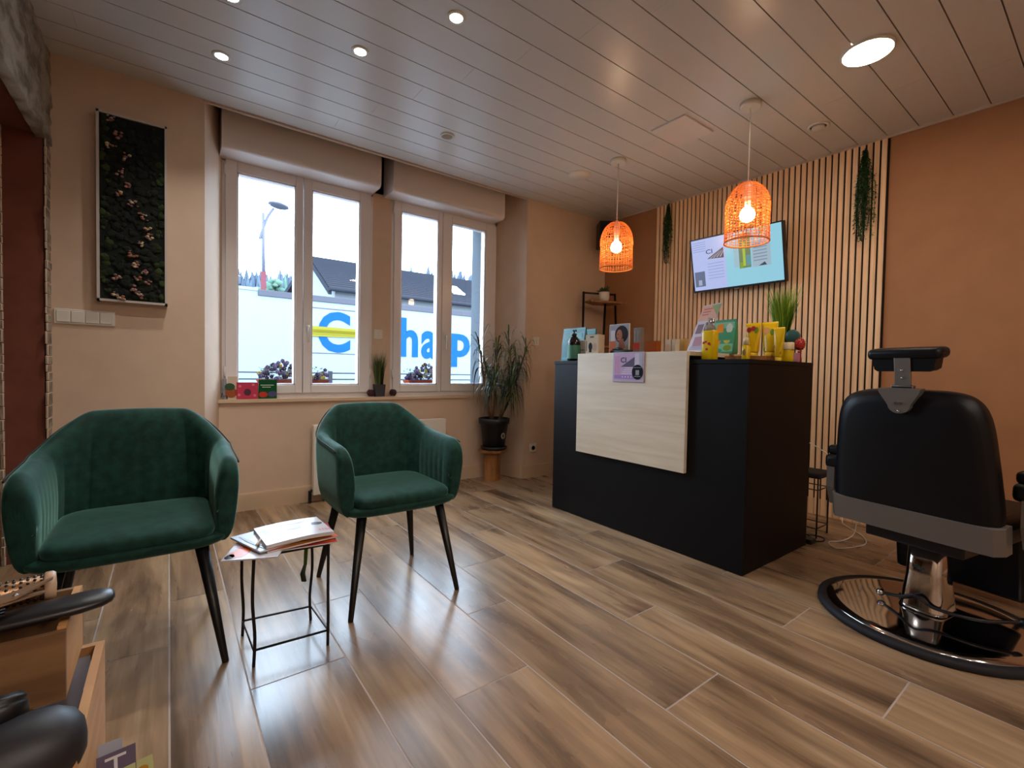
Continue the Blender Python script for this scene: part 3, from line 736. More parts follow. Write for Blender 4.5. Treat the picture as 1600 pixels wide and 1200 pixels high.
# sign holder on the panel
t = thing('sign_holder', 'clear sign holder with lilac CI card on counter front', 'sign', (2.2545, 1.838, 1.040))
acr = mat('sign_edge', 'A89CB0', 0.25); lil = mat('card_lilac', 'B49CBC', 0.4)
mb = MB(); mb.box((-0.006,-0.120,-0.092),(0,0.120,0.092), acr, bev=0.002)
mb.build('holder', t)
mb = MB(); T = Matrix.Translation((-0.0066,0,0)) @ FACE_MX     # x right in picture
rect(mb, T, -0.106, -0.072, 0.106, 0.084, mat('card_lilac','B49CBC',0.4)); rect(mb, T, -0.106, -0.072, 0.085, -0.048, mat('card_violet','9A7CB4',0.4), 0.0003)
rect(mb, T, -0.106, -0.04, -0.06, 0.07, mat('card_rose','B890B0',0.4), 0.0003); rect(mb, T, 0.05, -0.045, 0.083, 0.083, mat('card_paler','C0B8CC',0.4), 0.0003); rect(mb, T, 0.083, -0.072, 0.106, 0.084, mat('card_grey','A8A4B4',0.4), 0.0003)
mb.poly([T @ Vector(p) for p in ((-0.055,0.002,0.0008),(0.05,0.002,0.0008),(0.05,0.062,0.0008))], mat('logo_grey','5C566A',0.5))
mb.text('CI', mat('ink','2C2838',0.6), T @ Matrix.Translation((-0.055,0.028,0.0012)), fit=(0.042,0.032), bold=0.01)
for k in range(4): rect(mb, T, -0.02-0.01*k, -0.006-k*0.012, 0.045, -0.003-k*0.012, mat('card_line','E0D8E6',0.4), 0.001)
disc(mb, T, 0.073, -0.030, 0.041, 0.045, mat('badge_navy','14141E',0.4), 32, 0.0015); rect(mb, T, 0.060, -0.048, 0.086, -0.018, mat('badge_grey','8A8C94',0.5), 0.002)
rect(mb, T, 0.05, -0.058, 0.096, -0.054, MATS['badge_grey'], 0.002); rect(mb, T, 0.045, -0.004, 0.10, -0.001, MATS['badge_grey'], 0.002)
for k in range(5): disc(mb, T, -0.04+k*0.022, -0.060, 0.004, 0.004, MATS['card_line'], 10, 0.0008)
mb.build('card', t, label='lilac card with CI logo and dark round badge', fix=False)

SH = 1.1305; TP = 1.0835
def gift_bag(x, y0, y1, z0, z1, label):
    t = thing('cosmetic_bag', label, 'bag', (x, (y0+y1)/2, z0)); w_ = (y0-y1)/2; h = z1-z0
    bm_ = mat('bag_aqua','4E8E98',0.25,trans=0.3); bw = mat('bag_lining','8AAAA8',0.3)
    mb = MB(); mb.loft([[(-d,-w_*s,z),(d,-w_*s,z),(d,w_*s,z),(-d,w_*s,z)] for z, s, d in ((0,0.92,0.03),(0.01,0.96,0.034),(h*0.5,0.98,0.026),(h*0.92,1,0.008),(h,1,0.005))], bm_, smooth=False); mb.build('pouch', t)
    mb = MB(); T = Matrix.Translation((-0.0285,0,0)) @ Matrix.Rotation(0.09,4,'Y') @ FACE_MX
    rect(mb, T, -w_*0.75, h*0.45, w_*0.75, h*0.85, mat('bag_window','6FA09A',0.2), 0.006); rect(mb, T, -w_*0.9, 0.02, -w_*0.3, h*0.42, mat('bag_teal','1E7C92',0.3), 0.007)
    mb.build('print', t, fix=False)
    mb = MB(); mb.box((-0.007,-w_,h-0.012),(0.007,w_,h-0.004), mat('zip_green','4A8A7C',0.4)); mb.build('zip', t)
gift_bag(2.52, 2.700, 2.462, TP, 1.345, 'aqua transparent cosmetic bag at left end of counter')
gift_bag(2.66, 2.655, 2.49, TP, 1.345, 'aqua cosmetic bag behind the pump bottle and first bag')

def pump_bottle(x, y, z, r, h, body, cap, liquid_label, label, name='pump_bottle', flat=1.0):
    t = thing(name, label, 'bottle', (x, y, z))
    mb = MB(); mb.lathe([(r*0.9,0),(r,0.006),(r,h*0.55),(r*0.93,h*0.64),(r*0.6,h*0.74),(r*0.34,h*0.79),(r*0.34,h*0.81)], body, 28); mb.build('body', t)
    if liquid_label:
        mb = MB(); mb.lathe([(r+0.0008,h*0.08),(r+0.0008,h*0.5)], liquid_label, 28, cap0=False, cap1=False); mb.build('paper_label', t, label='plain coloured paper label')
    mb = MB(); mb.lathe([(r*0.42,h*0.80),(r*0.42,h*0.86),(r*0.2,h*0.87),(r*0.12,h*0.88),(r*0.12,h*0.94),(r*0.3,h*0.95),(r*0.3,h*0.985),(0.002,h*0.99)], cap, 20)
    mb.tube([(0,0,h*0.965),(-r*0.4,-r*0.7,h*0.965),(-r*0.5,-r*0.95,h*0.93)], r*0.11, cap, 8); mb.build('pump', t)
pump_bottle(2.37, 2.435, TP, 0.047, 0.232, mat('amber_dark','120A0A',0.12), blackplas, mat('label_green','3E7A60',0.5), 'dark pump bottle with green label at left of counter')

def pack(name, label, cat, x, y0, y1, z0, z1, d, body, draw=None, group=None):
    mb = MB(); mb.box((0,-(y0-y1),0),(d,0,z1-z0), body, bev=0.0015)
    if draw: draw(mb, y0-y1, z1-z0, Matrix.Translation((-0.0008,0,0)) @ FACE_MX)
    o = mb.build(name, loc=(x, y0, z0), fix=False); tag(o, label, cat, group); return o
pack('product_box', 'small white box left of the beige product box', 'box', 2.40, 2.42, 2.342, TP, 1.236, 0.06, mat('box_white','C8C0B0',0.5), lambda mb,W,H,T: rect(mb,T,0.01,H*0.5,W*0.8,H*0.56,mat('print_grey','8A8478',0.5)))
def d_beige(mb, W, H, T):
    rect(mb, T, W*0.35, H-0.02, W*0.65, H-0.012, mat('ink','2C2838',0.6)); disc(mb, T, W*0.38, 0.05, 0.018, 0.028, mat('print_black','1C1A22',0.4)); rect(mb, T, W*0.28, 0.012, W*0.48, 0.05, MATS['print_black'], 0.0003)
    disc(mb, T, W*0.72, 0.045, 0.02, 0.03, mat('print_tan','A88C78',0.5)); rect(mb, T, W*0.05, 0.02, W*0.1, 0.09, mat('print_dark','4A3E3C',0.5))
pack('product_box', 'beige box printed with a dark bottle on raised shelf', 'box', 2.32, 2.268, 2.150, SH, 1.262, 0.06, mat('box_beige','B5A48C',0.5), d_beige)
t = thing('spray_bottle', 'dark slim bottle behind the beige box', 'bottle', (2.62, 2.22, SH))
mb = MB(); mb.lathe([(0.022,0),(0.022,0.11),(0.009,0.135),(0.009,0.15)], blackplas, 20); mb.build('body', t)
mb = MB(); mb.lathe([(0.012,0.15),(0.012,0.172),(0.002,0.178)], blackplas, 16); mb.build('cap', t)
def d_photo(mb, W, H, T):
    rect(mb, T, 0.004, 0.004, W-0.004, H-0.004, mat('photo_grey','8E8A90',0.35)); rect(mb, T, 0.004, 0.004, W*0.34, H*0.45, mat('photo_orange','B4623C',0.35), 0.0003); rect(mb, T, 0.015, H*0.45, W*0.3, H*0.8, mat('photo_pale','B8AEB0',0.35), 0.0003)
    disc(mb, T, W*0.63, H*0.66, W*0.33, H*0.28, mat('hair_dark','241818',0.5), 24, 0.0005); disc(mb, T, W*0.52, H*0.63, W*0.15, H*0.19, mat('skin_card','9A6048',0.5), 24, 0.0008)
    mb.poly([T @ Vector(p) for p in ((W*0.5,H*0.48,0.0007),(W*0.72,H*0.52,0.0007),(W*0.80,H*0.3,0.0007),(W*0.97,0.008,0.0007),(W*0.3,0.008,0.0007),(W*0.52,H*0.28,0.0007))], mat('skin_card2','8E5A46',0.5))
    mb.poly([T @ Vector(p) for p in ((W*0.62,0.008,0.001),(W*0.97,0.008,0.001),(W*0.93,H*0.33,0.001))], mat('dress_olive','8A7C5C',0.5))
    disc(mb, T, W*0.46, H*0.66, 0.006, 0.0025, MATS['hair_dark'], 10, 0.0011); disc(mb, T, W*0.44, H*0.54, 0.009, 0.004, mat('lip_card','7A2E30',0.5), 10, 0.0011)
pack('photo_card', 'display card with portrait of dark haired woman on shelf', 'display card', 2.50, 2.215, 2.04, SH, 1.342, 0.012, mat('card_white','C8C2BC',0.4), d_photo)
mb = MB(); rr = random.Random(4)
mb.tube([(0,0.085,0.012),(0.0,0.03,0.016),(0.0,-0.03,0.014),(0,-0.085,0.012)], [0.012,0.018,0.015,0.012], blackplas, 10); mb.tube([(0.0,0.07,0.03),(0,0.02,0.035),(0,-0.01,0.03)], [0.008,0.010,0.006], blackplas, 8)
tag(mb.build('hair_clip', loc=(2.40, 2.02, SH)), 'long black hair clip lying before the portrait card', 'hair clip')
def d_red(mb, W, H, T): rect(mb, T, 0, H*0.2, W, H*0.45, mat('print_red','B03A28',0.4)); rect(mb, T, W*0.1, H*0.5, W*0.3, H*0.9, mat('print_silver','8A8C90',0.3)); rect(mb, T, W*0.6, H*0.5, W*0.8, H*0.9, MATS['print_silver'])
pack('product_box', 'grey box with red band right of portrait card', 'box', 2.62, 2.098, 2.045, SH, 1.322, 0.05, mat('box_grey','7A7470',0.4), d_red)
pack('product_box', 'low orange box on shelf behind the portrait card', 'box', 2.72, 2.11, 1.98, SH, 1.232, 0.05, mat('box_orange','A0521E',0.4))
pack('product_box', 'thin white box in the middle of counter shelf', 'box', 2.80, 1.961, 1.920, SH, 1.243, 0.05, mat('box_white','C8C0B0',0.5), lambda mb,W,H,T: rect(mb,T,0.012,0.02,W-0.016,0.03,MATS['print_grey']))
pack('product_box', 'second thin white box right beside its twin on shelf', 'box', 2.80, 1.914, 1.884, SH, 1.245, 0.05, mat('box_white','C8C0B0',0.5), lambda mb,W,H,T: rect(mb,T,0.008,0.02,W-0.012,0.03,MATS['print_grey']))
pack('product_box', 'plain tan box beside the two thin white boxes', 'box', 2.88, 1.945, 1.868, SH, 1.250, 0.05, mat('box_tan','BE9A62',0.5))

# leaning flyer
t = thing('flyer_stand', 'slanted acrylic stand holding a pink and white flyer', 'display stand', (2.42, 1.50, SH+0.002))
a = math.radians(20); shear = 0.0
F = Matrix.Translation((0,0,0)) @ Matrix.Rotation(math.radians(-42),4,'Z') @ Matrix.Rotation(math.radians(28),4,'X') 
def fl(x, y, z=0.0): return F @ Vector((z-0.0, -x, y))
T = F @ FACE_MX
LEAN = TR(0,0,0.0,rz=math.radians(-20)) @ Matrix.Rotation(math.radians(22),4,'Y')
T = LEAN @ FACE_MX
mb = MB(); mb.box((0.0005,-0.075,0),(0.003,0.075,0.30), mat('acrylic','C8C4CC',0.15), LEAN); mb.box((0.003,-0.075,-0.0),(0.09,0.075,0.003), MATS['acrylic'], TR(0,0,0,rz=math.radians(-20))); mb.build('holder', t)
mb = MB(); rect(mb, T, -0.072, 0.004, 0.072, 0.294, mat('flyer_white','BDB4BE',0.4), 0.0); rect(mb, T, -0.072, 0.195, 0.072, 0.294, mat('flyer_peach','C89A88',0.4), 0.0005)
mb.poly([T @ Vector(p) for p in ((0.0,0.294,0.001),(0.072,0.294,0.001),(0.072,0.22,0.001))], mat('flyer_green','8C9A6A',0.4))
for k in range(3): rect(mb, T, -0.055, 0.268-k*0.018, 0.02-0.01*k, 0.275-k*0.018, mat('flyer_red','B86058',0.4), 0.0012)
rect(mb, T, -0.058, 0.115, -0.006, 0.175, mat('flyer_photo','7A6670',0.4), 0.001); rect(mb, T, 0.006, 0.125, 0.055, 0.185, mat('flyer_photo2','6A5A58',0.4), 0.001); rect(mb, T, -0.045, 0.035, 0.03, 0.095, mat('flyer_photo3','A87C88',0.4), 0.001)
for k in range(4): rect(mb, T, -0.06, 0.012+k*0.006, 0.05, 0.014+k*0.006, mat('flyer_line','948C9C',0.4), 0.001)
mb.build('flyer', t, fix=False, label='flyer with peach header and small photos')

yel = mat('yellow_gloss', 'D8B400', 0.28); yel2 = mat('yellow_label', 'E0C22A', 0.35)
red_p = mat('print_crimson', 'A8283A', 0.4); orange_p = mat('print_orange', 'D8862C', 0.4); green_p = mat('print_green', '6E8E2C', 0.4)
clear_p = mat('clear_cap', 'B8B2A8', 0.1, trans=0.6)
t = thing('spray_bottle', 'clear topped yellow spray bottle at corner of pale wood panel', 'bottle', (2.345, 1.366, TP))
mb = MB(); mb.loft([[(math.copysign(abs(math.cos(a_))**0.5, math.cos(a_))*0.030*s, math.copysign(abs(math.sin(a_))**0.5, math.sin(a_))*0.038*s, z) for a_ in [2*PI*k/28 for k in range(28)]] for z, s in ((0,0.95),(0.004,1),(0.145,1),(0.155,0.93),(0.16,0.5))], yel); mb.build('body', t)
mb = MB(); T = TR(-0.0305,0,0) @ FACE_MX
for q in ((-0.018,0.09,0.008),(-0.005,0.095,0.007),(0.012,0.085,0.009),(0.0,0.055,0.008),(0.018,0.078,0.005)): disc(mb, T, q[0], q[1], q[2], q[2]*0.8, red_p, 14)
mb.build('print', t, fix=False, label='small red fruit prints')
mb = MB(); mb.lathe([(0.028,0.158),(0.026,0.175),(0.012,0.19),(0.010,0.205),(0.014,0.21),(0.013,0.225),(0.002,0.228)], clear_p, 20); mb.lathe([(0.008,0.15),(0.008,0.18)], clear_p, 10, TR(0,0.02,0.02)); mb.lathe([(0.010,0),(0.012,0.01),(0.008,0.022),(0.002,0.025)], chrome, 14, TR(0.0,-0.012,0.196)); mb.build('spray_cap', t, label='clear cap with silver nozzle')

# wooden tray carrying the tubes
TZ = 1.116
tr_ = thing('display_tray', 'low wooden tray under yellow product tubes on counter', 'tray', (2.80, 1.325, TP))
mb = MB(); mb.prism([(-0.17,0.11),(0.19,0.11),(0.19,-0.085),(-0.10,-0.085)], 0.0, 0.031, stool_wood); mb.build('base_board', tr_)
t = thing('cosmetic_bag', 'green and orange zip pouch standing right of the flyer', 'bag', (2.72, 1.488, SH)); 
gb = mat('pouch_green','3E8A62',0.3); w_ = 0.074; h = 0.208
mb = MB(); mb.loft([[(-d,-w_*s,z),(d,-w_*s,z),(d,w_*s,z),(-d,w_*s,z)] for z, s, d in ((0,0.86,0.028),(0.008,0.9,0.03),(h*0.5,0.95,0.022),(h*0.95,1,0.006),(h,1,0.004))], gb, smooth=False); mb.build('pouch', t)
mb = MB(); T = Matrix.Translation((-0.0275,0,0.0)) @ Matrix.Rotation(0.13,4,'Y') @ FACE_MX
rect(mb, T, -w_*0.86, 0.012, w_*0.86, h*0.93, mat('pouch_clear','7FB49A',0.2), 0.006)
mb.poly([T @ Vector(p) for p in ((-w_*0.8,0.10,0.007),(-w_*0.55,0.18,0.007),(-0.005,0.185,0.007),(0.0,0.12,0.007),(-0.025,0.04,0.007),(-0.04,0.035,0.007))], orange_p)
disc(mb, T, 0.035, 0.155, 0.02, 0.03, mat('pouch_white','C0C8B8',0.3), 16, 0.007); disc(mb, T, 0.025, 0.09, 0.022, 0.03, mat('pouch_yellow','B8AA3C',0.3), 16, 0.007); disc(mb, T, 0.03, 0.035, 0.025, 0.018, green_p, 14, 0.0073); disc(mb, T, -0.03, 0.02, 0.03, 0.012, mat('pouch_teal','2E8A72',0.3), 14, 0.0075)
mb.build('print', t, fix=False, label='orange and green plant print')
mb = MB(); mb.box((-0.006,-w_,h-0.014),(0.006,w_,h-0.004), mat('zip_green','4A8A7C',0.4)); mb.build('zip', t)

def tube(x, y, w, z0, h, label, prints=None, group='yellow cosmetic tubes on the wooden tray', body=yel, lean=0.0):
    """cap-down tube: crimped wide flat top, round cap at the bottom"""
    t = thing('cosmetic_tube', label, 'tube', (x, y, z0), lean, group)
    r = w/2; mb = MB(); R = []
    for z, a, b in ((0.024,0.62,0.62),(0.03,0.72,0.62),(h*0.5,0.86,0.45),(h*0.9,1.0,0.12),(h*0.92,1,0.04),(h,1,0.03)):
        R.append([(math.cos(2*PI*k/24)*r*b, math.sin(2*PI*k/24)*r*a, z) for k in range(24)])
    mb.loft(R, body); mb.build('body', t)
    mb = MB(); mb.lathe([(r*0.58,0),(r*0.62,0.004),(r*0.62,0.022),(r*0.5,0.024)], yel2, 24); mb.build('cap', t)
    mb = MB(); T = Matrix.Translation((-r*0.60,0,0)) @ Matrix.Rotation(0.11,4,'Y') @ FACE_MX
    for (px, pz, rx, rz_, m_) in prints or []: disc(mb, T, px*r, pz*h, rx*r, rz_*h, m_, 14, 0.0015)
    if prints: mb.build('print', t, fix=False)
pr = [(-0.45,0.80,0.3,0.08,red_p),(0.1,0.84,0.3,0.07,mat('print_crimson2','B83A4A',0.4)),(0.5,0.78,0.25,0.1,green_p),(0.0,0.45,0.35,0.2,mat('print_sand','C8A86A',0.4)),(0.0,0.3,0.2,0.06,orange_p)]
pr2 = [(-0.3,0.75,0.4,0.1,mat('print_peach','E0A870',0.4)),(0.4,0.7,0.25,0.1,green_p),(0.0,0.45,0.4,0.16,MATS['print_peach']),(-0.3,0.2,0.2,0.06,green_p)]
tube(2.79, 1.352, 0.092, TZ, 0.198, 'yellow tube with red fruit, second from left on the tray', pr)
tube(2.80, 1.262, 0.090, TZ, 0.198, 'yellow tube with peach print in the middle of tray', pr2)
tube(2.885, 1.285, 0.060, TZ, 0.200, 'plain yellow tube behind the middle tubes', None)
t = thing('serum_bottle', 'small yellow bottle with pale cap left on the tray', 'bottle', (2.655, 1.325, TP))
mb = MB(); mb.lathe([(0.020,0),(0.022,0.004),(0.022,0.085),(0.012,0.095)], yel, 22); mb.build('body', t)
mb = MB(); mb.lathe([(0.016,0.095),(0.016,0.12),(0.012,0.135),(0.001,0.137)], mat('cap_cream','D8C8A0',0.35), 18); mb.build('cap', t)
mb = MB(); T = TR(-0.0222,0,0) @ FACE_MX; disc(mb, T, 0, 0.05, 0.010, 0.018, mat('print_bronze','9A7A3C',0.4), 14, 0.0003); mb.build('print', t, fix=False)
pack('product_box', 'yellow box with red print standing behind small yellow bottle', 'box', 2.86, 1.432, 1.396, TZ, 1.30, 0.035, yel2, lambda mb,W,H,T: (disc(mb,T,W*0.5,H*0.6,W*0.4,H*0.12,red_p), disc(mb,T,W*0.5,H*0.3,W*0.35,H*0.1,orange_p)))
tube(2.735, 1.182, 0.060, TP, 0.190, 'yellow and red tube, rightmost beside the cream jar', [(-0.2,0.8,0.5,0.1,red_p),(0.2,0.62,0.5,0.09,mat('print_grey2','8A8C7A',0.4)),(-0.2,0.45,0.5,0.09,red_p),(0.1,0.25,0.5,0.08,mat('print_crimson2','B83A4A',0.4))], group=None)
t = thing('cream_jar', 'short yellow jar with white lid near counter right end', 'jar', (2.76, 1.146+0.0, TP+0.0))
mb = MB(); mb.lathe([(0.026,0),(0.028,0.004),(0.028,0.06),(0.026,0.065)], yel, 26); mb.build('body', t)
mb = MB(); mb.lathe([(0.030,0.066),(0.031,0.07),(0.031,0.10),(0.028,0.106),(0.001,0.107)], mat('cap_cream','D8C8A0',0.35), 26); mb.build('lid', t)
t = thing('hand_mirror', 'round teal mirror behind the jar and tubes', 'mirror', (2.96, 1.205, TP))
mb = MB(); mb.box((-0.02,-0.035,0),(0.02,0.035,0.006), blackplas, bev=0.002); mb.tube([(0,0,0.006),(0,0,0.12)], 0.008, blackplas, 10); mb.build('handle', t)
mb = MB(); mb.lathe([(0.001,-0.008),(0.034,-0.008),(0.040,-0.004),(0.040,0.004),(0.034,0.008),(0.001,0.008)], mat('mirror_teal','2E5E62',0.3), 32, TR(0,0,0.155,ry=PI/2)); mb.build('disc', t, label='round teal disc')
t = thing('hair_brush', 'red and dark round hair brush behind the pink box', 'brush', (2.935, 1.155, TP))
mb = MB(); mb.lathe([(0.012,0),(0.012,0.02),(0.007,0.05),(0.011,0.065)], red_p, 16); mb.build('handle', t)
mb = MB(); mb.ico((0,0,0.105), 0.028, mat('brush_red','B0302C',0.35), 2, (1,1,1.35)); 
rr = random.Random(12)
for k in range(60):
    a_ = k*2.4; z = -0.85+1.7*k/59; r = math.sqrt(1-z*z); mb.ico((math.cos(a_)*r*0.028, math.sin(a_)*r*0.028, 0.105+z*0.038), 0.003, rr.choice([MATS['brush_red'], blackplas]), 1)
mb.build('brush_head', t)
pack('product_box', 'small pink box at right end of the counter', 'box', 2.84, 1.172-0.010, 1.132-0.006, TP, 1.135, 0.03, mat('box_pink','B07C88',0.5))
t = thing('potted_grass', 'bright green artificial grass behind the products on counter', 'plant', (2.985, 1.275, TZ))
mb = MB(); mb.lathe([(0.030,0),(0.036,0.07),(0.034,0.075),(0.032,0.06)], white_enam, 24); mb.build('pot', t)
mb = MB(); grass(mb, 420, 0.03, 0.39, 0.095, [mat('bright_grass','6E9A1E',0.6), mat('bright_grass2','8FB030',0.6), mat('bright_grass3','4A7414',0.6)], random.Random(6), 0.003, base=0.06); mb.build('grass_blades', t, fix=False)

# wires, plug strip and wire stand at the counter's right end -----------------
t = thing('wire_stand', 'small black wire stand with cushion top behind the counter', 'stand', (3.30, 1.22, 0))
mb = MB(); mb.box((-0.10,-0.10,0.37),(0.10,0.10,0.405), mat('dark_cushion','140F14',0.8), bev=0.012); mb.build('cushion', t)
for sx, sy in ((-1,-1),(1,-1),(1,1),(-1,1)):
    mb = MB(); mb.tube([(sx*0.085,sy*0.085,0.37),(sx*0.085,sy*0.085,0)], 0.005, metal_blk, 6); mb.build('leg', t)
for z in (0.06, 0.30):
    mb = MB(); mb.tube([(-0.085,-0.085,z),(0.085,-0.085,z),(0.085,0.085,z),(-0.085,0.085,z),(-0.085,-0.085,z)], 0.0035, metal_blk, 5); mb.build('rail', t)
mb = MB(); P = [(3.055,1.16,0.62),(3.10,1.10,0.58),(3.16,1.02,0.50),(3.22,0.98,0.40),(3.30,0.96,0.25),(3.36,0.98,0.06),(3.30,1.02,0.006),(3.20,1.06,0.006),(3.12,1.0,0.006),(3.2,0.95,0.006),(3.35,0.92,0.006),(3.50,0.98,0.006),(3.62,1.09,0.006),(3.69,1.15,0.02),(3.765,1.16,0.15)]
def smooth_pts(P, n=6):
    P = [Vector(p) for p in P]; out = []
    for i in range(len(P)-1):
        p0, p1, p2, p3 = P[max(i-1,0)], P[i], P[i+1], P[min(i+2,len(P)-1)]
        for k in range(n):
            s = k/n; out.append(0.5*((2*p1)+(p2-p0)*s+(2*p0-5*p1+4*p2-p3)*s*s+(3*p1-p0-3*p2+p3)*s**3))
    return out+[P[-1]]
mb.tube(smooth_pts(P), 0.0032, white_plas, 6); tag(mb.build('power_cable'), 'thin white cable trailing from the counter to floor', 'cable')
mb = MB(); mb.tube(smooth_pts([(3.10,1.09,0.01),(3.16,1.06,0.02),(3.22,1.10,0.012),(3.24,1.02,0.01),(3.17,1.0,0.008),(3.12,1.06,0.008)]), 0.005, blackplas, 6)
mb.box((3.07,1.02,0.0),(3.14,1.10,0.028), blackplas, bev=0.004); tag(mb.build('power_adapter', loc=(-0.005,0.085,0)), 'black adapter and tangled cord on floor beside the counter', 'adapter')

# ================================================================== PLANT AND STOOL
t = thing('wooden_stool', 'small rough wooden stump stool under the potted plant', 'stool', (2.395, 3.50, 0))
mb = MB()
ring = lambda r, z, n=9, j=0.12, s=3: [(math.cos(2*PI*k/n+0.2)*r*(1+j*math.sin(k*s+1)), math.sin(2*PI*k/n+0.2)*r*(1+j*math.cos(k*s)), z) for k in range(n)]
mb.loft([ring(0.078,0,j=0.18), ring(0.072,0.1,j=0.18), ring(0.080,0.262,j=0.16)], stool_wood, smooth=False); mb.build('stump', t)
mb = MB(); mb.loft([ring(0.130,0.262,14,0.10,2), ring(0.134,0.285,14,0.10,2)], stool_wood, smooth=False); mb.build('seat', t)
t = thing('potted_dracaena', 'dracaena with long drooping leaves in black pot on stool', 'plant', (2.395, 3.48, 0.2855))
pot_m = mat('black_pot', '101016', 0.45)
mb = MB(); mb.lathe([(0.098,0.002),(0.102,0.0),(0.120,0.012),(0.123,0.028),(0.104,0.03)], pot_m, 36); mb.build('saucer', t)
mb = MB(); mb.lathe([(0.096,0.031),(0.101,0.034),(0.127,0.235),(0.139,0.240),(0.144,0.285),(0.134,0.287),(0.129,0.26),(0.001,0.258)], pot_m, 40); mb.build('pot', t)
T = TR(0.016,-0.1195,0.135,rz=0.15) @ FACE_MY
mb = MB(); disc(mb, T, 0, 0, 0.024, 0.027, mat('sticker_grey','9A9488',0.5), 24, 0.001); disc(mb, T, 0, 0, 0.013, 0.018, mat('sticker_dark','3A2E28',0.5), 20, 0.0016); mb.build('sticker', t, fix=False, label='round grey sticker')
mb = MB(); mb.lathe([(0.001,0.262),(0.129,0.262)], noisy(mat('soil','2A1E16',0.95),'1A120C',nscale=60,bump=0.6), 30, cap0=False, cap1=False); mb.build('soil', t)
lf = [mat('dracaena_mid','2E4420',0.45), mat('dracaena_dark','1A2A16',0.45), mat('dracaena_light','56702A',0.45)]
st = MB(); lv = MB(); rr = random.Random(21)
bark = noisy(mat('cane_bark','8A6A4C',0.8),'6A4C34',nscale=30,bump=0.3)
heads = [((-0.03,0.0),(-0.15,-0.02,0.72),(-0.18,-0.01,0.93)), ((0.0,0.03),(0.02,0.02,0.62),(0.03,0.02,0.90)), ((0.04,-0.02),(0.15,-0.06,0.72),(0.11,-0.05,0.97)), ((0.05,0.0),(0.17,-0.11,0.66),(0.25,-0.15,0.95)), ((-0.05,-0.03),(-0.07,-0.09,0.56),(-0.07,-0.10,0.66)), ((0.02,-0.04),(0.10,-0.12,0.52),(0.11,-0.13,0.62))]
for hi, ((bx, by), md, tp) in enumerate(heads):
    st.tube([(bx,by,0.26), ((bx+md[0])/2,(by+md[1])/2,0.42), md, tp], [0.013,0.011,0.009,0.004], bark if hi != 3 else lf[1], 7)
    nL = 62
    for k in range(nL):
        s = rr.random()**0.8; c = Vector(md).lerp(Vector(tp), s*1.0); 
        if rr.random() < 0.35: c = Vector((bx,by,0.42)).lerp(Vector(md), rr.uniform(0.5,1))
        a_ = k*2.4+rr.uniform(-.3,.3); L_ = rr.uniform(0.22,0.40)*(0.6+0.4*(1-s)); up_ = rr.uniform(0.2,0.9)+s*s*2.6; reach = L_*rr.uniform(0.30,0.5)
        w_ = rr.uniform(0.0035,0.0060); m_ = rr.choices(lf, (5,5,2))[0]; side = Vector((-math.sin(a_), math.cos(a_), 0)); prev = None
        for i in range(9):
            u = i/8; out = reach*(1-(1-u)**1.8); zz = up_*out*(1-u*0.2)-L_*(1.0-0.75*s**3)*u**2.0
            p = c+Vector((math.cos(a_)*out, math.sin(a_)*out, zz)); p.z = max(p.z, 0.10)
            ww = side*w_*(0.5+1.2*u if u < 0.35 else (1-((u-0.35)/0.65)**1.7)+0.04)
            lim = 0.135 if p.x < 0.16 else max(-0.118, -0.12+(0.265-p.x)*3.09)
            p.y = min(p.y, lim, 0.135)
            q = (lv.bm.verts.new(p-ww), lv.bm.verts.new(p+Vector((0,0,-w_*0.5))), lv.bm.verts.new(p+ww))
            if prev: lv.face([prev[0], prev[1], q[1], q[0]], m_, True); lv.face([prev[1], prev[2], q[2], q[1]], m_, True)
            prev = q
st.tube([(0.0,0.03,0.6),(0.015,0.03,0.9),(0.02,0.03,1.03)], [0.006,0.005,0.004], bark, 6); st.build('canes', t); lv.build('leaves', t, fix=False)

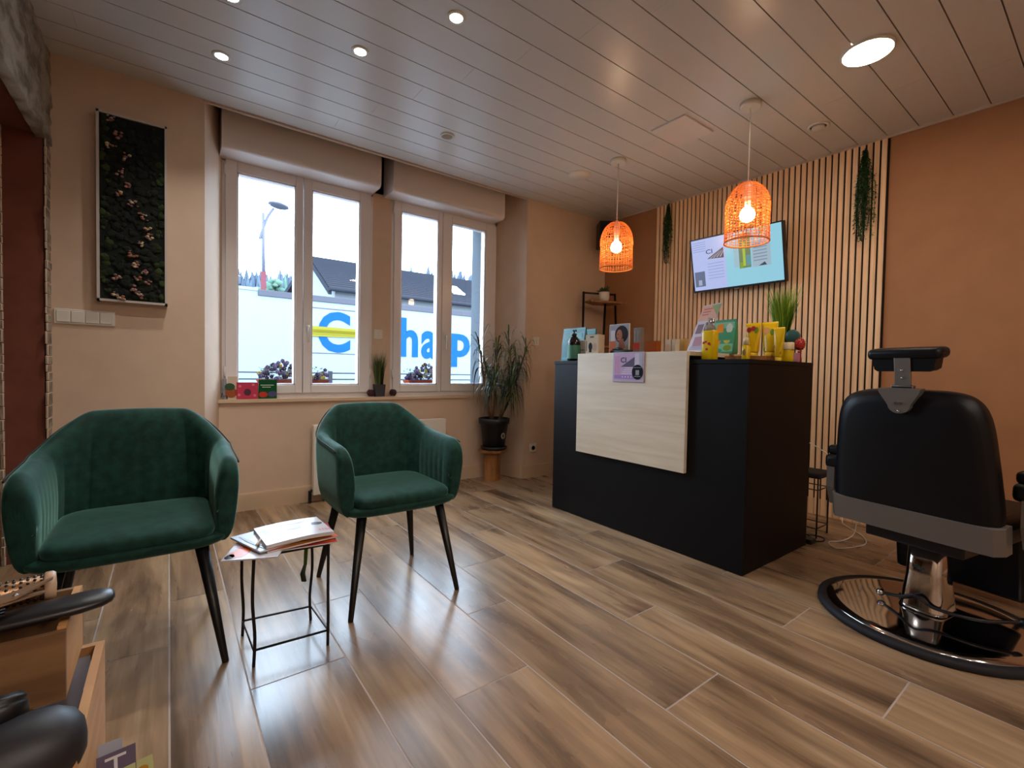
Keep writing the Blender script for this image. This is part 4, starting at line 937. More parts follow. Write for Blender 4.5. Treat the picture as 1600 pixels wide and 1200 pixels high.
# ================================================================== GREEN ARMCHAIRS
def make_armchair(label):
    t = thing('armchair', label, 'chair', (0,0,0))
    # plan path: left front -> back -> right front
    a = 0.246; yb = 0.215; rc = 0.110; yf = -0.225
    pts = []
    def add(p, n): pts.append((Vector(p), Vector(n)))
    Ls = yb-rc-yf; N1 = 26
    for i in range(N1): add((-a, yf+Ls*i/N1), (-1, 0))
    N2 = 26
    for i in range(N2):
        th = PI-PI/2*i/N2; add((-a+rc+rc*math.cos(th), yb-rc+rc*math.sin(th)), (math.cos(th), math.sin(th)))
    N3 = 20; Lb = 2*(a-rc)
    for i in range(N3): add((-a+rc+Lb*i/N3, yb), (0, 1))
    left = pts[:]; 
    for i in range(N2+1):
        th = PI/2-PI/2*i/N2; add((a-rc+rc*math.cos(th), yb-rc+rc*math.sin(th)), (math.cos(th), math.sin(th)))
    for i in range(1, N1+1): add((a, yb-rc-Ls*i/N1), (1, 0))
    d = [0]
    for i in range(1, len(pts)): d.append(d[-1]+(pts[i][0]-pts[i-1][0]).length)
    tot = d[-1]
    def ss(x): x = max(0, min(1, x)); return x*x*(3-2*x)
    rings = []; pipe = []
    for i, (p, n) in enumerate(pts):
        dc = abs(d[i]-tot/2); e = min(d[i], tot-d[i])
        h = 0.830-0.004*(dc/0.15)**2 if dc < 0.15 else 0.826-0.131*(0.75*ss((dc-0.15)/0.145)+0.25*ss((dc-0.15)/0.26))
        if dc > 0.41: h -= 0.012*(dc-0.41)/0.2
        if e < 0.085: h -= 0.075-math.sqrt(max(0, 0.075**2-(0.075*(1-e/0.085))**2))
        zb = 0.395; th = 0.060
        if e < 0.03: th *= 0.80+0.2*(e/0.03)
        back = ss(1-(dc-0.12)/0.20)                      # 1 on the back, 0 on the arms
        lean = 0.20*back+0.05*(1-back)
        gv = abs(math.sin(PI*(d[i]-tot/2)/0.050))**0.45
        def P(off, z):
            o = off+0.05*(1-back)*max(0, z-0.45); q = p+n*o; q.y += 0.20*back*max(0, z-0.45)
            shrink = 1-0.10*back*max(0, (z-0.66)/0.17)
            return (q.x*shrink, q.y-(0.02*(1-e/0.12)*max(0,(0.62-z)/0.2)*-1 if e < 0.12 else 0), z)
        zi = [zb+0.03, 0.47, 0.54, h-0.14, h-0.085, h-0.045, h-0.018]
        L = []
        for j, z in enumerate(zi):
            bulge = (0 if e < 0.07 else 1)*(0.006*(gv-1) if j < 4 else (0.003*(gv-1) if j == 4 else 0))*(1 if dc < 0.2 else 0.6)
            off = -th*(0.55 if j < 6 else 0.42)-bulge*1.0 - (0.006 if 2 <= j <= 4 else 0)
            L.append(P(off, z))
        L += [P(-th*0.22, h-0.003), P(0.0, h), P(th*0.25, h-0.003), P(th*0.44, h-0.018), P(th*0.52, h-0.05), P(th*0.55, 0.58), P(th*0.52, 0.50), P(th*0.42, 0.44), P(th*0.15, 0.405), P(-th*0.3, zb)]
        rings.append(L)
        if e > 0.05: pipe.append(P(th*0.46, h-0.014))
    mb = MB(); mb.loft(rings, velvet); sh = mb.build('backrest', t, sub=1)
    mb = MB(); mb.tube(pipe, 0.0028, velvet_dk, 6); mb.build('piping', t)
    def se(ax, y0, y1, z, pw=3.6, n=44):
        R = []; cy = (y0+y1)/2; ry = (y1-y0)/2
        for k in range(n):
            th = 2*PI*k/n; c, s_ = math.cos(th), math.sin(th)
            R.append((ax*math.copysign(abs(c)**(2/pw), c), cy+ry*math.copysign(abs(s_)**(2/pw), s_), z))
        return R
    mb = MB(); mb.loft([se(0.208,-0.222,0.20,0.425,7), se(0.217,-0.240,0.205,0.434,7), se(0.218,-0.246,0.205,0.450,7), se(0.217,-0.242,0.20,0.466,7), se(0.210,-0.226,0.19,0.479,6), se(0.16,-0.16,0.13,0.487,4), se(0.04,-0.05,0.03,0.489)], velvet); mb.build('seat', t, sub=1)
    mb = MB(); mb.loft([se(0.205,-0.17,0.17,0.382,4), se(0.245,-0.222,0.215,0.392,5), se(0.262,-0.244,0.226,0.412,6), se(0.258,-0.242,0.222,0.432,6), se(0.235,-0.24,0.2,0.437,6)], velvet); mb.build('seat_base', t, sub=1)
    for sx, sy in ((-1,-1),(1,-1),(1,1),(-1,1)):
        mb = MB(); mb.tube([(sx*0.175, sy*0.165-0.01, 0.40), (sx*0.24, sy*0.243+0.0, 0.004), (sx*0.2405, sy*0.2435, 0.0)], [0.021,0.0105,0.010], blackplas, 12); mb.build('leg', t)
    return t
ch = make_armchair('green velvet armchair in front of the white radiator')
ch.location = (0.815, 2.055, 0); ch.rotation_euler.z = math.radians(0)
ch['group'] = 'green velvet armchairs'
dup(ch, (-0.088, 2.045, 0), math.radians(0), label='green velvet armchair below the moss picture, left of side table')

# ================================================================== SIDE TABLE AND MAGAZINES
t = thing('side_table', 'small black wire side table piled with magazines', 'table', (0.335, 1.82, 0))
Lg = [(0.225,1.717),(0.459,1.703),(0.450,1.915),(0.218,1.944)]; Lg = [(x-0.335, y-1.82) for x, y in Lg]
for k, (x, y) in enumerate(Lg):
    mb = MB(); wob = 0.004*math.sin(k*2+1)
    mb.tube(smooth_pts([(x,y,0),(x+wob,y,0.10),(x-wob,y+wob,0.22),(x,y,0.372)]), 0.0052, metal_blk, 8); mb.build('leg', t)
mb = MB(); mb.tube([(x,y,0.055) for x, y in Lg], 0.0042, metal_blk, 6, closed=True); mb.build('lower_rail', t)
mb = MB(); mb.tube([(x,y,0.370) for x, y in Lg], 0.0055, metal_blk, 6, closed=True)
for k in range(1, 6):
    s = k/6; p = Vector((*Lg[0],0.371)).lerp(Vector((*Lg[1],0.371)), s); q = Vector((*Lg[3],0.371)).lerp(Vector((*Lg[2],0.371)), s); mb.tube([p, q], 0.003, metal_blk, 6)
mb.build('top_frame', t)
paper = mat('magazine_paper', 'D2D2D8', 0.35)
def magazine(x, y, z, rz, w, l, th, cover, label, draw=None, curl=0.0, rx=0.0, ry=0.0):
    t = thing('magazine', label, 'magazine', (x, y, z), rz, None); t.rotation_euler = (rx, ry, rz)
    mb = MB(); n = 10; R = []
    for i in range(n+1):
        u = i/n; xx = -w/2+w*u; zz = curl*(math.sin(u*PI*0.9))*0.5
        R.append([(xx,-l/2,zz),(xx,l/2,zz),(xx,l/2,zz+th),(xx,-l/2,zz+th)])
    mb.loft(R, paper, smooth=False); mb.build('pages', t)
    mb = MB(); Rt = []
    def S(px, py, dz=0.0006):
        u = (px+w/2)/w; return (px, py, curl*math.sin(max(0,min(1,u))*PI*0.9)*0.5+th+dz)
    for i in range(n):
        x0 = -w/2+w*i/n; x1 = x0+w/n; mb.poly([S(x0,-l/2), S(x1,-l/2), S(x1,l/2), S(x0,l/2)], cover)
    if draw: draw(mb, S, w, l)
    mb.build('cover', t, fix=False)
def blot(mb, S, cx, cy, rx, ry, m, dz=0.0012, n=18, seed=1):
    r_ = random.Random(seed); mb.poly([S(cx+rx*math.cos(2*PI*k/n)*r_.uniform(.8,1.1), cy+ry*math.sin(2*PI*k/n)*r_.uniform(.8,1.1), dz) for k in range(n)], m)
mred = mat('cover_red','B8302C',0.35); morg = mat('cover_orange','D8642A',0.35); myel = mat('cover_yellow','D8A42C',0.35); mdark = mat('cover_dark','241820',0.35); mgrey = mat('cover_grey','8A8E98',0.35); mpale = mat('cover_pale','C4C6D0',0.35); mpink = mat('cover_pink','D8949C',0.35)
zt = 0.3765
magazine(0.375, 1.81, zt, math.radians(-7), 0.245, 0.235, 0.004, mred, 'red magazine at the bottom of the pile on side table', lambda mb,S,w,l: (blot(mb,S,0.09,-0.02,0.03,0.05,myel,seed=2), blot(mb,S,0.09,-0.09,0.03,0.02,morg,seed=3), blot(mb,S,-0.02,-0.1,0.05,0.01,myel,seed=4)))
magazine(0.250, 1.775, zt+0.005, math.radians(-22), 0.165, 0.235, 0.004, mpale, 'pale magazine with orange flame print sticking out left', lambda mb,S,w,l: (blot(mb,S,-0.045,-0.055,0.03,0.05,morg,seed=5), blot(mb,S,-0.065,-0.09,0.014,0.022,mdark,seed=6), blot(mb,S,-0.05,0.0,0.02,0.02,mpink,seed=7)))
magazine(0.365, 1.80, zt+0.010, math.radians(6), 0.235, 0.215, 0.005, morg, 'orange yellow magazine in the middle of the pile', lambda mb,S,w,l: (blot(mb,S,0.0,-0.095,0.08,0.008,myel,seed=8), blot(mb,S,0.1,0.0,0.015,0.05,mred,seed=9)))
magazine(0.272, 1.80, zt+0.016, math.radians(18), 0.14, 0.21, 0.005, mgrey, 'grey edged magazine leaning left under the top one', lambda mb,S,w,l: (blot(mb,S,0,-0.02,0.05,0.08,mpale,seed=10), blot(mb,S,-0.05,0.0,0.006,0.09,mdark,0.0018,seed=11)))
def dtop(mb, S, w, l):
    blot(mb,S,-0.085,0.035,0.012,0.03,mgrey,seed=12); blot(mb,S,0.085,0.02,0.022,0.018,mat('cover_slate','4A505C',0.35),seed=13); blot(mb,S,0.0,0.02,0.03,0.03,mat('cover_haze','AEB2C0',0.35),seed=14); blot(mb,S,0.01,0.065,0.05,0.01,mat('cover_sand','C8C0A8',0.35),seed=15)
    for i in range(2):
        x0 = 0.07+i*0.022; mb.poly([S(x0,-0.072,0.0014),S(x0+0.004,-0.072,0.0014),S(x0+0.004,-0.05,0.0014),S(x0,-0.05,0.0014)], mpink); mb.poly([S(x0+0.012,-0.072,0.0014),S(x0+0.016,-0.072,0.0014),S(x0+0.016,-0.05,0.0014),S(x0+0.012,-0.05,0.0014)], mpink); mb.poly([S(x0,-0.063,0.0014),S(x0+0.016,-0.063,0.0014),S(x0+0.016,-0.059,0.0014),S(x0,-0.059,0.0014)], mpink)
magazine(0.362, 1.795, zt+0.022, math.radians(3), 0.22, 0.205, 0.012, mat('cover_white','CFCFDA',0.3), 'thick pale blue white magazine on top of the pile', dtop, curl=0.012)
mb = MB(); mb.tube([(-0.03,-0.07,0.008),(0.02,0.06,0.008)], 0.004, white_plas, 8); mb.tube([(0.02,0.06,0.008),(0.026,0.075,0.008)], [0.004,0.001], mdark, 8)
tag(mb.build('pen', loc=(0.262,1.79,0.3985), fix=True), 'white pen lying on the magazines at left', 'pen')
mb = MB(); gs = mat('strap_green','3E6A1C',0.6); gd = mat('strap_dark','16240E',0.6)  # green and black strap hanging below the tabletop
mb.tube([(0,0,0.10),(0.004,0.002,0.06),(0.001,0,0.0)], [0.004,0.007,0.006], gs, 8); mb.tube([(0,0,0.0),(-0.008,0,-0.03),(-0.004,0,-0.055),(0.004,0,-0.06)], [0.006,0.009,0.009,0.004], gd, 8)
tag(mb.build('hanging_strap', loc=(0.402,1.80,0.272)), 'small green and black strap hanging under side table', 'strap')

# ================================================================== BARBER CHAIR
t = thing('barber_chair', 'black leather barber chair seen from behind on chrome disc', 'barber chair', (2.52, 0.475, 0), math.radians(-10))
mb = MB(); mb.lathe([(0.372,0.0),(0.378,0.006),(0.376,0.022),(0.366,0.028),(0.346,0.029),(0.345,0.004),(0.001,0.004)], rubber, 96); mb.build('rubber_ring', t)
mb = MB(); mb.lathe([(0.345,0.024),(0.342,0.030),(0.30,0.036),(0.22,0.044),(0.14,0.050),(0.09,0.056),(0.001,0.057)], chrome, 96); mb.build('base_disc', t)
def rr2(wx, wy, z, pw=4, n=36):
    return [(wx*math.copysign(abs(math.cos(a_))**(2/pw), math.cos(a_)), wy*math.copysign(abs(math.sin(a_))**(2/pw), math.sin(a_)), z) for a_ in [2*PI*k/n for k in range(n)]]
mb = MB(); mb.loft([rr2(0.085,0.080,0.058), rr2(0.080,0.076,0.07), rr2(0.066,0.062,0.20), rr2(0.060,0.058,0.34)], chrome); mb.build('column', t)
mb = MB(); mb.tube(smooth_pts([(-0.07,0.13,0.075),(-0.10,0.05,0.10),(-0.105,0.0,0.125),(-0.10,-0.06,0.10),(-0.05,-0.18,0.10),(0.05,-0.26,0.11)]), 0.0065, metal_blk, 8); mb.ico((-0.07,0.135,0.075), 0.016, chrome, 2); mb.ico((0.05,-0.265,0.11), 0.018, blackplas, 2); mb.build('foot_pedal', t)
mb = MB(); mb.box((-0.16,-0.16,0.335),(0.26,0.16,0.395), metal_blk, bev=0.008); mb.build('seat_frame', t)
mb = MB(); mb.box((-0.13,-0.255,0.395),(0.36,0.255,0.50), leather, bev=0.035); mb.build('seat', t)
# calf rest and foot plate
mb = MB(); mb.box((-0.03,-0.205,-0.29),(0.03,0.235,0.04), leather, TR(0.27,0,0.385,ry=math.radians(-8)), bev=0.02); mb.build('calf_rest', t)
mb = MB(); mb.box((0.44,-0.20,0.085),(0.62,0.20,0.105), metal_blk, bev=0.006); mb.tube([(0.40,-0.15,0.20),(0.50,-0.15,0.10)],0.012,chrome,8); mb.tube([(0.40,0.15,0.20),(0.50,0.15,0.10)],0.012,chrome,8); mb.build('footrest', t)
# back (outline in local Y / height), leaning towards the viewer at the top
BK = TR(-0.175,0,0.41,ry=math.radians(-7))
def back_outline(n=96):
    out = []; zt_, zb_ = 0.545, 0.0
    for k in range(n):
        a_ = 2*PI*k/n; c, s_ = math.cos(a_), math.sin(a_); pw = 6.0 if s_ < 0 else 5.6
        y = math.copysign(abs(c)**(2/pw), c); z = math.copysign(abs(s_)**(2/pw), s_)
        zz = (zt_+zb_)/2+z*(zt_-zb_)/2; hw = 0.272-0.044*max(0,zz/0.545)**1.3
        if z > 0.5: zz += 0.006*(1-abs(y)**2)
        out.append((y*hw, zz))
    return out
O = back_outline()
def pillow(mb, O, x0, x1, m, T, edge=0.03, bulge=0.012, cy=0.0, cz=0.27):
    R = []
    prof = [(0.02,x0-bulge),(0.5,x0-bulge*0.8),(0.82,x0-bulge*0.3),(0.92,x0+0.002)]
    prof += [(1-edge/0.27*(1-math.sin(a_)), x0+edge*(1-math.cos(a_))*0.9+0.004) for a_ in (0.4,0.9,1.3,PI/2)]
    prof += [(1,x1-edge*0.9)]+[(1-edge/0.27*(1-math.cos(a_)), x1-edge*0.9*(1-math.sin(a_))) for a_ in (0.5,1.0,1.4)]+[(0.8,x1+bulge*0.4),(0.4,x1+bulge),(0.02,x1+bulge)]
    for s, x in prof: R.append([T @ Vector((x, cy+(y-cy)*s, cz+(z-cz)*s)) for y, z in O])
    mb.loft(R, m)
mb = MB(); pillow(mb, O, -0.035, 0.055, leather, BK); mb.build('backrest', t)
silver = mat('satin_silver', '6E6862', 0.45, 0.5)
mb = MB()      # silver band across the foot of the back, curved to its shell
yy = [-0.276+0.552*k/24 for k in range(25)]
def bx(y): return -0.041-0.004*(1-(y/0.276)**2)
R = []
for y in yy:
    e_ = max(0, abs(y)-0.252)/0.024; xb = bx(y)+0.03*e_**2
    R.append([BK @ Vector(p) for p in ((xb,y,-0.012),(xb-0.002,y,0.085),(xb+0.010,y,0.088),(0.04,y,0.085),(0.04,y,-0.015))])
mb.loft(R, silver, smooth=False); mb.build('back_band', t, label='wide silver band')
mb = MB(); V = [(-0.068,0.562),(0.068,0.562),(0.064,0.548)]+[(0.036*math.cos(a_)+0.0, 0.500+0.032*math.sin(a_)) for a_ in [math.radians(q) for q in range(0,-181,-20)]]+[(-0.064,0.548)]
fr_ = [mb.bm.verts.new(BK @ Vector((-0.062,y,z))) for y, z in V]; bk_ = [mb.bm.verts.new(BK @ Vector((-0.025,y,z))) for y, z in V]
mb.face(fr_, silver); mb.face(bk_[::-1], silver)
for k in range(len(V)): mb.face([fr_[k], fr_[(k+1)%len(V)], bk_[(k+1)%len(V)], bk_[k]], silver)
mb.box((-0.067,-0.012,0.505),(-0.060,0.012,0.512), chrome, BK); mb.ico(BK @ Vector((-0.064,0,0.478)), 0.006, chrome, 1)
pl = mb.build('headrest_bracket', t, label='silver shield shaped bracket')
mb = MB(); mb.box((-0.030,-0.026,0.555),(-0.018,0.026,0.69), steel, BK, bev=0.002); mb.box((-0.036,-0.035,0.560),(-0.012,0.035,0.572), blackplas, BK, bev=0.003)
for z in (0.60, 0.63): mb.ico(BK @ Vector((-0.031,0,z)), 0.005, chrome, 1)
mb.build('headrest_post', t)
mb = MB(); HR = BK @ TR(0.005,0,0.625)
mb.loft([[HR @ Vector((x, y*s, z)) for x, y in ((-0.03,-1),(0.03,-1),(0.03,1),(-0.03,1))] for z, s in ((0.0,0.084),(0.008,0.094),(0.045,0.100),(0.05,0.102))], leather, smooth=False)
mb.box((-0.04,-0.118,0.045),(0.05,0.118,0.088), leather, HR, bev=0.018); mb.build('headrest', t)
for s in (-1, 1):
    mb = MB(); mb.box((-0.14,s*0.305-0.032,0.645),(0.24,s*0.305+0.032,0.69), leather, bev=0.016)
    mb.box((-0.155,s*0.305-0.036,0.585),(-0.02,s*0.305+0.036,0.65), leather, bev=0.02); ar = mb.build('armrest', t)
    mb = MB(); mb.loft([[(x, s*0.312-0.016, z),(x, s*0.312+0.016, z),(x2, s*0.312+0.016, z),(x2, s*0.312-0.016, z)] for x, x2, z in ((-0.12,0.18,0.42),(-0.15,0.16,0.50),(-0.15,0.14,0.60))], silver, smooth=False); mb.build('arm_support', ar)

# ================================================================== FOREGROUND CRATES
t = thing('wooden_crate', 'small pine crate holding brushes at the bottom left corner', 'crate', (-0.275, 1.03, 0.496))
mb = MB()
for a, b in (((-0.15,-0.090,0),(0.150,-0.080,0.104)), ((-0.15,0.080,0),(0.150,0.090,0.104)), ((-0.15,-0.080,0),(-0.14,0.080,0.104))): mb.box(a, b, crate_wood)
mb.box((0.1395,-0.080,0),(0.150,0.080,0.108), crate_wood2); mb.box((-0.14,-0.08,0),(0.14,0.08,0.008), crate_wood); mb.build('crate_body', t)
t = thing('wooden_crate', 'larger open pine crate below, carrying the small crate', 'crate', (-0.275, 0.94, 0.0))
mb = MB(); x0, x1, y0, y1, h, th = -0.17, 0.180, -0.165, 0.168, 0.495, 0.012
for a, b in (((x0,y0,0.22),(x1,y0+th,h-0.06)), ((x0,y1-th,0.22),(x1,y1,h)), ((x0,y0+th,0.22),(x0+th,y1-th,h)), ((x1-th,y0+th,0.22),(x1,y1-th,h))): mb.box(a, b, crate_wood2)
mb.box((x0+th,y0+th,0.22),(x1-th,y1-th,0.232), crate_wood); mb.build('crate_body', t)
for sx, sy in ((x0,y0),(x1-0.02,y0),(x1-0.02,y1-0.02),(x0,y1-0.02)):
    mb = MB(); mb.box((sx,sy,0),(sx+0.02,sy+0.02,0.22), crate_wood2); mb.build('leg', t)
mb = MB(); mb.box((x1-th-0.006,0.06,0.24),(x1-th-0.001,y1-th-0.002,0.47), mat('liner_white','B8BCCC',0.5)); mb.box((x1-0.09,y1-th-0.006,0.24),(x1-th-0.006,y1-th-0.001,0.48), MATS['liner_white']); mb.build('liner', t, label='white plastic liner')
# paddle brush
t = thing('paddle_brush', 'long black paddle brush lying across the small crate', 'brush', (-0.165, 0.985, 0.617), math.radians(9))
bm_ = mat('brush_black', '0E0C10', 0.38)
mb = MB(); R = []
for u, wy, wz in ((-0.16,0.012,0.008),(-0.10,0.018,0.010),(-0.04,0.026,0.011),(0.01,0.032,0.012),(0.05,0.034,0.012),(0.075,0.030,0.011),(0.088,0.020,0.009),(0.093,0.008,0.005)):
    R.append([(u, wy*math.cos(2*PI*k/20), wz*math.sin(2*PI*k/20)+0.02*(u+0.16)**2) for k in range(20)])
mb.loft(R, bm_); mb.build('body', t)
mb = MB()
for k in range(3): mb.tube([(-0.13,-0.010+0.01*k,0.011),(-0.03,-0.012+0.012*k,0.014)], 0.002, bm_, 6)
mb.build('ridges', t)
# round thermal brush
t = thing('round_brush', 'perforated bronze round brush lying in the small crate', 'brush', (-0.185, 1.055, 0.632), math.radians(8))
bz = mat('bronze_barrel', '9A7858', 0.35, 0.6)
mb = MB(); Tb = Matrix.Rotation(PI/2, 4, 'Y')
mb.lathe([(0.017,-0.10),(0.019,-0.098),(0.019,0.020),(0.017,0.022)], bz, 30, Tb); mb.build('barrel', t)
mb = MB()
for i in range(15):
    for k in range(14):
        a_ = 2*PI*(k+0.5*(i % 2))/14; x = -0.092+i*0.0078
        mb.ico((x, 0.0188*math.cos(a_), 0.0188*math.sin(a_)), 0.0026, bm_, 1, (1,1,1))
mb.build('holes', t)
mb = MB(); mb.lathe([(0.021,0.020),(0.023,0.022),(0.023,0.030),(0.020,0.034),(0.001,0.035)], mat('cream_tip','C8AC90',0.4), 24, Tb); mb.build('end_cap', t)
# metal clip
t = thing('section_clip', 'flat beige metal hair clip lying on the paddle brush', 'hair clip', (-0.186, 0.992, 0.641), math.radians(20))
cm = mat('beige_metal','A88C74',0.35,0.5)
mb = MB(); mb.prism([(-0.07,-0.010),(-0.03,-0.014),(0.03,0.004),(0.034,0.010),(-0.07,0.014)], 0, 0.003, cm, TR(0,0,0,ry=0.05)); mb.build('lower_jaw', t)
mb = MB(); mb.prism([(-0.07,-0.008),(0.0,-0.010),(0.045,0.020),(0.048,0.026),(0.030,0.022),(-0.07,0.010)], 0.006, 0.009, cm, TR(0,0,0,ry=-0.10)); mb.ico((0.0,0,0.008), 0.004, steel, 1); mb.build('upper_jaw', t)
# hair dryer body
t = thing('hair_dryer', 'black hair dryer with ribbed cap lying in the lower crate', 'hair dryer', (-0.150, 0.815, 0.500), math.radians(0))
hd = mat('soft_black', '1C1B20', 0.5)
mb = MB(); R = []
Td = TR(0,0,0,rz=math.radians(12))
for u, r in ((-0.10,0.034),(-0.07,0.046),(-0.03,0.054),(0.01,0.055),(0.035,0.050),(0.052,0.038),(0.060,0.022),(0.062,0.006)):
    R.append([Td @ Vector((u, r*math.cos(2*PI*k/32), r*0.86*math.sin(2*PI*k/32)+0.005)) for k in range(32)])
mb.loft(R, hd); mb.build('body', t)
mb = MB(); Tc = TR(-0.028,0.035,0.034,rx=math.radians(-28),ry=math.radians(-6)); 
mb.lathe([(0.030,0),(0.030,0.018)]+[(0.027 if k % 2 else 0.0295, 0.020+0.003*k) for k in range(4)]+[(0.024,0.034),(0.020,0.028),(0.001,0.028)], blackplas, 30, Tc); mb.build('ribbed_cap', t)
mb = MB(); mb.tube([(-0.03,0,-0.03),(-0.04,0.02,-0.12),(-0.05,0.02,-0.235)], [0.022,0.020,0.018], hd, 16); mb.build('handle', t)
# cards in front
def leaflet(x, y, z, label, w_, h_, col, rz, draw):
    mb = MB(); T = TR(0,0,0,rz=rz) @ Matrix.Rotation(math.radians(-24),4,'X') @ FACE_MY
    mb.box((-w_/2,-h_/2,-0.0015),(w_/2,h_/2,0.0), col, T); draw(mb, T, w_, h_)
    tag(mb.build('leaflet', loc=(x, y, z), fix=False), label, 'leaflet')
def lt(mb, T, W, H):
    mb.text('T', mat('print_white','C8C8D0',0.5), T @ TR(-0.014,0.024,0.0008), fit=(0.026,0.030)); mb.text('C', MATS['print_white'], T @ TR(-0.010,-0.020,0.0008), fit=(0.024,0.028))
leaflet(-0.066, 0.930, 0.325, 'grey violet leaflet with large letter T beside the crate', 0.048, 0.12, mat('leaflet_violet','5C5468',0.5), 0.12, lt)
leaflet(-0.040, 0.922, 0.300, 'pale yellow green leaflet at the bottom edge beside crate', 0.045, 0.12, mat('leaflet_lime','A8AE7C',0.5), 0.2, lambda mb,T,W,H: (disc(mb,T,-0.008,0.035,0.010,0.008,mat('leaflet_ochre','A87A24',0.5),12,0.0008), disc(mb,T,0.008,0.045,0.008,0.006,MATS['leaflet_ochre'],12,0.0009)))
leaflet(-0.076, 0.946, 0.333, 'pale grey leaflet tucked behind the letter T leaflet', 0.030, 0.12, mat('leaflet_grey','9A9EAC',0.5), 0.05, lambda *a: None)
t = thing('leaflet_rack', 'low pine rack under the leaflets beside the crate', 'rack', (-0.072, 0.945, 0))
mb = MB(); mb.box((-0.018,-0.04,0.0),(0.050,0.045,0.255), crate_wood2, bev=0.002); mb.build('block', t)

# ================================================================== OUTSIDE
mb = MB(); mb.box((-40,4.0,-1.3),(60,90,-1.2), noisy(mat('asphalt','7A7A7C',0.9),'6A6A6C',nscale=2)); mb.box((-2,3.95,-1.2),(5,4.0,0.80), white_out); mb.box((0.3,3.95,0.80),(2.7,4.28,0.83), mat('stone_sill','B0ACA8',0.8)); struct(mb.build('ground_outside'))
# truck
t = thing('truck_trailer', 'long white truck trailer with big blue letters outside the windows', 'truck', (6.5, 11.0, -1.2))
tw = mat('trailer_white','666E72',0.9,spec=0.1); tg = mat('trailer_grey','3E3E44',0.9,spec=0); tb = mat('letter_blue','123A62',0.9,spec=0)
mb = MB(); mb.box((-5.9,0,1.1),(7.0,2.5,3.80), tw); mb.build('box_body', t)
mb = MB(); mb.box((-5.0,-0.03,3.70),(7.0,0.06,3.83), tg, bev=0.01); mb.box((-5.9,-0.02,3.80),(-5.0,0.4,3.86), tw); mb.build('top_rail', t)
mb = MB(); mb.box((-4.0,-0.006,3.545),(-2.85,0,3.565), tg); mb.box((-4.0,-0.006,2.53),(-2.85,0,2.55), tg); mb.build('seam', t)
def letter(ch_, x0, x1, z0, z1):
    mb = MB(); mb.text(ch_, tb, TR(x0-6.5, -0.012, z0+1.2) @ FACE_MY, fit=(x1-x0, z1-z0), bold=0.03, depth=0.002); mb.build('letter', t, label='blue painted letter', fix=False)
letter('C', 2.70, 3.42, 1.363, 2.304); letter('h', 4.66, 5.145, 1.325, 2.31); letter('a', 5.236, 5.70, 1.292, 2.02); letter('r', 5.78, 6.08, 1.30, 2.00); letter('p', 6.12, 6.70, 1.10, 2.0)
mb = MB(); yb_ = mat('strip_yellow','625C1E',0.9,spec=0); yp = mat('strip_print','524A14',0.9,spec=0)
mb.poly([(2.47-6.5,-0.03,1.945+1.2),(3.62-6.5,-0.03,1.925+1.2),(3.62-6.5,-0.03,1.735+1.2),(2.47-6.5,-0.03,1.71+1.2)], yb_)
for k in range(46):
    x = 2.53-6.5+k*0.023; mb.box((x,-0.036,1.80+1.2),(x+0.013,-0.031,1.87+1.2), yp)
mb.box((2.50-6.5,-0.036,1.765+1.2),(3.6-6.5,-0.031,1.772+1.2), yp); mb.build('yellow_strip', t, label='yellow strip across the letter C', fix=False)
for x in (-4.5, -3.3, 3.2, 4.4, 5.6):
    mb = MB(); mb.lathe([(0.5,-0.15),(0.52,-0.12),(0.52,0.12),(0.5,0.15),(0.001,0.15)], rubber, 28, TR(x,0.4,0.53,rx=PI/2)); mb.build('wheel', t)
mb = MB(); mb.box((-5.8,0.2,0.85),(6.9,2.3,1.1), tg); mb.build('chassis', t)
# house
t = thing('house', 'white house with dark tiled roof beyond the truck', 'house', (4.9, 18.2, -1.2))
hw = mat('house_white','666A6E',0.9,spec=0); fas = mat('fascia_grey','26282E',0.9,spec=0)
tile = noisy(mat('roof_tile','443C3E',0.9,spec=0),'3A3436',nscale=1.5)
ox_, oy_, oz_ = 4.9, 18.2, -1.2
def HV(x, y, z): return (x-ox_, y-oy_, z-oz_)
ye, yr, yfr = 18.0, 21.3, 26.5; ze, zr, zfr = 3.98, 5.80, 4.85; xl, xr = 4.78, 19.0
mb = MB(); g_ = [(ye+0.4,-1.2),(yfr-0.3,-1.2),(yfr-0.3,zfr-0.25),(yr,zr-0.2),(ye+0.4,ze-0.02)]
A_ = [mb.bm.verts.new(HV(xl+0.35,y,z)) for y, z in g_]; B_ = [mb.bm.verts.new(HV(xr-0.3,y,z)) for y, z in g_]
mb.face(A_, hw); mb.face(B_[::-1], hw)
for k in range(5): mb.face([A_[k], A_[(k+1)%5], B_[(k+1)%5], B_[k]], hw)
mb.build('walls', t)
mb = MB(); rows = 17
for k in range(rows):
    s0, s1 = k/rows, (k+1)/rows; ya_, za_ = ye+(yr-ye)*s0, ze+(zr-ze)*s0; yb2, zb2 = ye+(yr-ye)*s1, ze+(zr-ze)*s1
    mb.poly([HV(xl,ya_-0.03,za_+0.09), HV(xr,ya_-0.03,za_+0.09), HV(xr,yb2,zb2+0.03), HV(xl,yb2,zb2+0.03)], tile); mb.poly([HV(xl,ya_-0.03,za_-0.0), HV(xr,ya_-0.03,za_-0.0), HV(xr,ya_-0.03,za_+0.09), HV(xl,ya_-0.03,za_+0.09)], fas)
mb.poly([HV(xl,yr,zr+0.03), HV(xr,yr,zr+0.03), HV(xr,yfr,zfr), HV(xl,yfr,zfr)], tile); mb.build('roof', t, fix=False)
mb = MB()
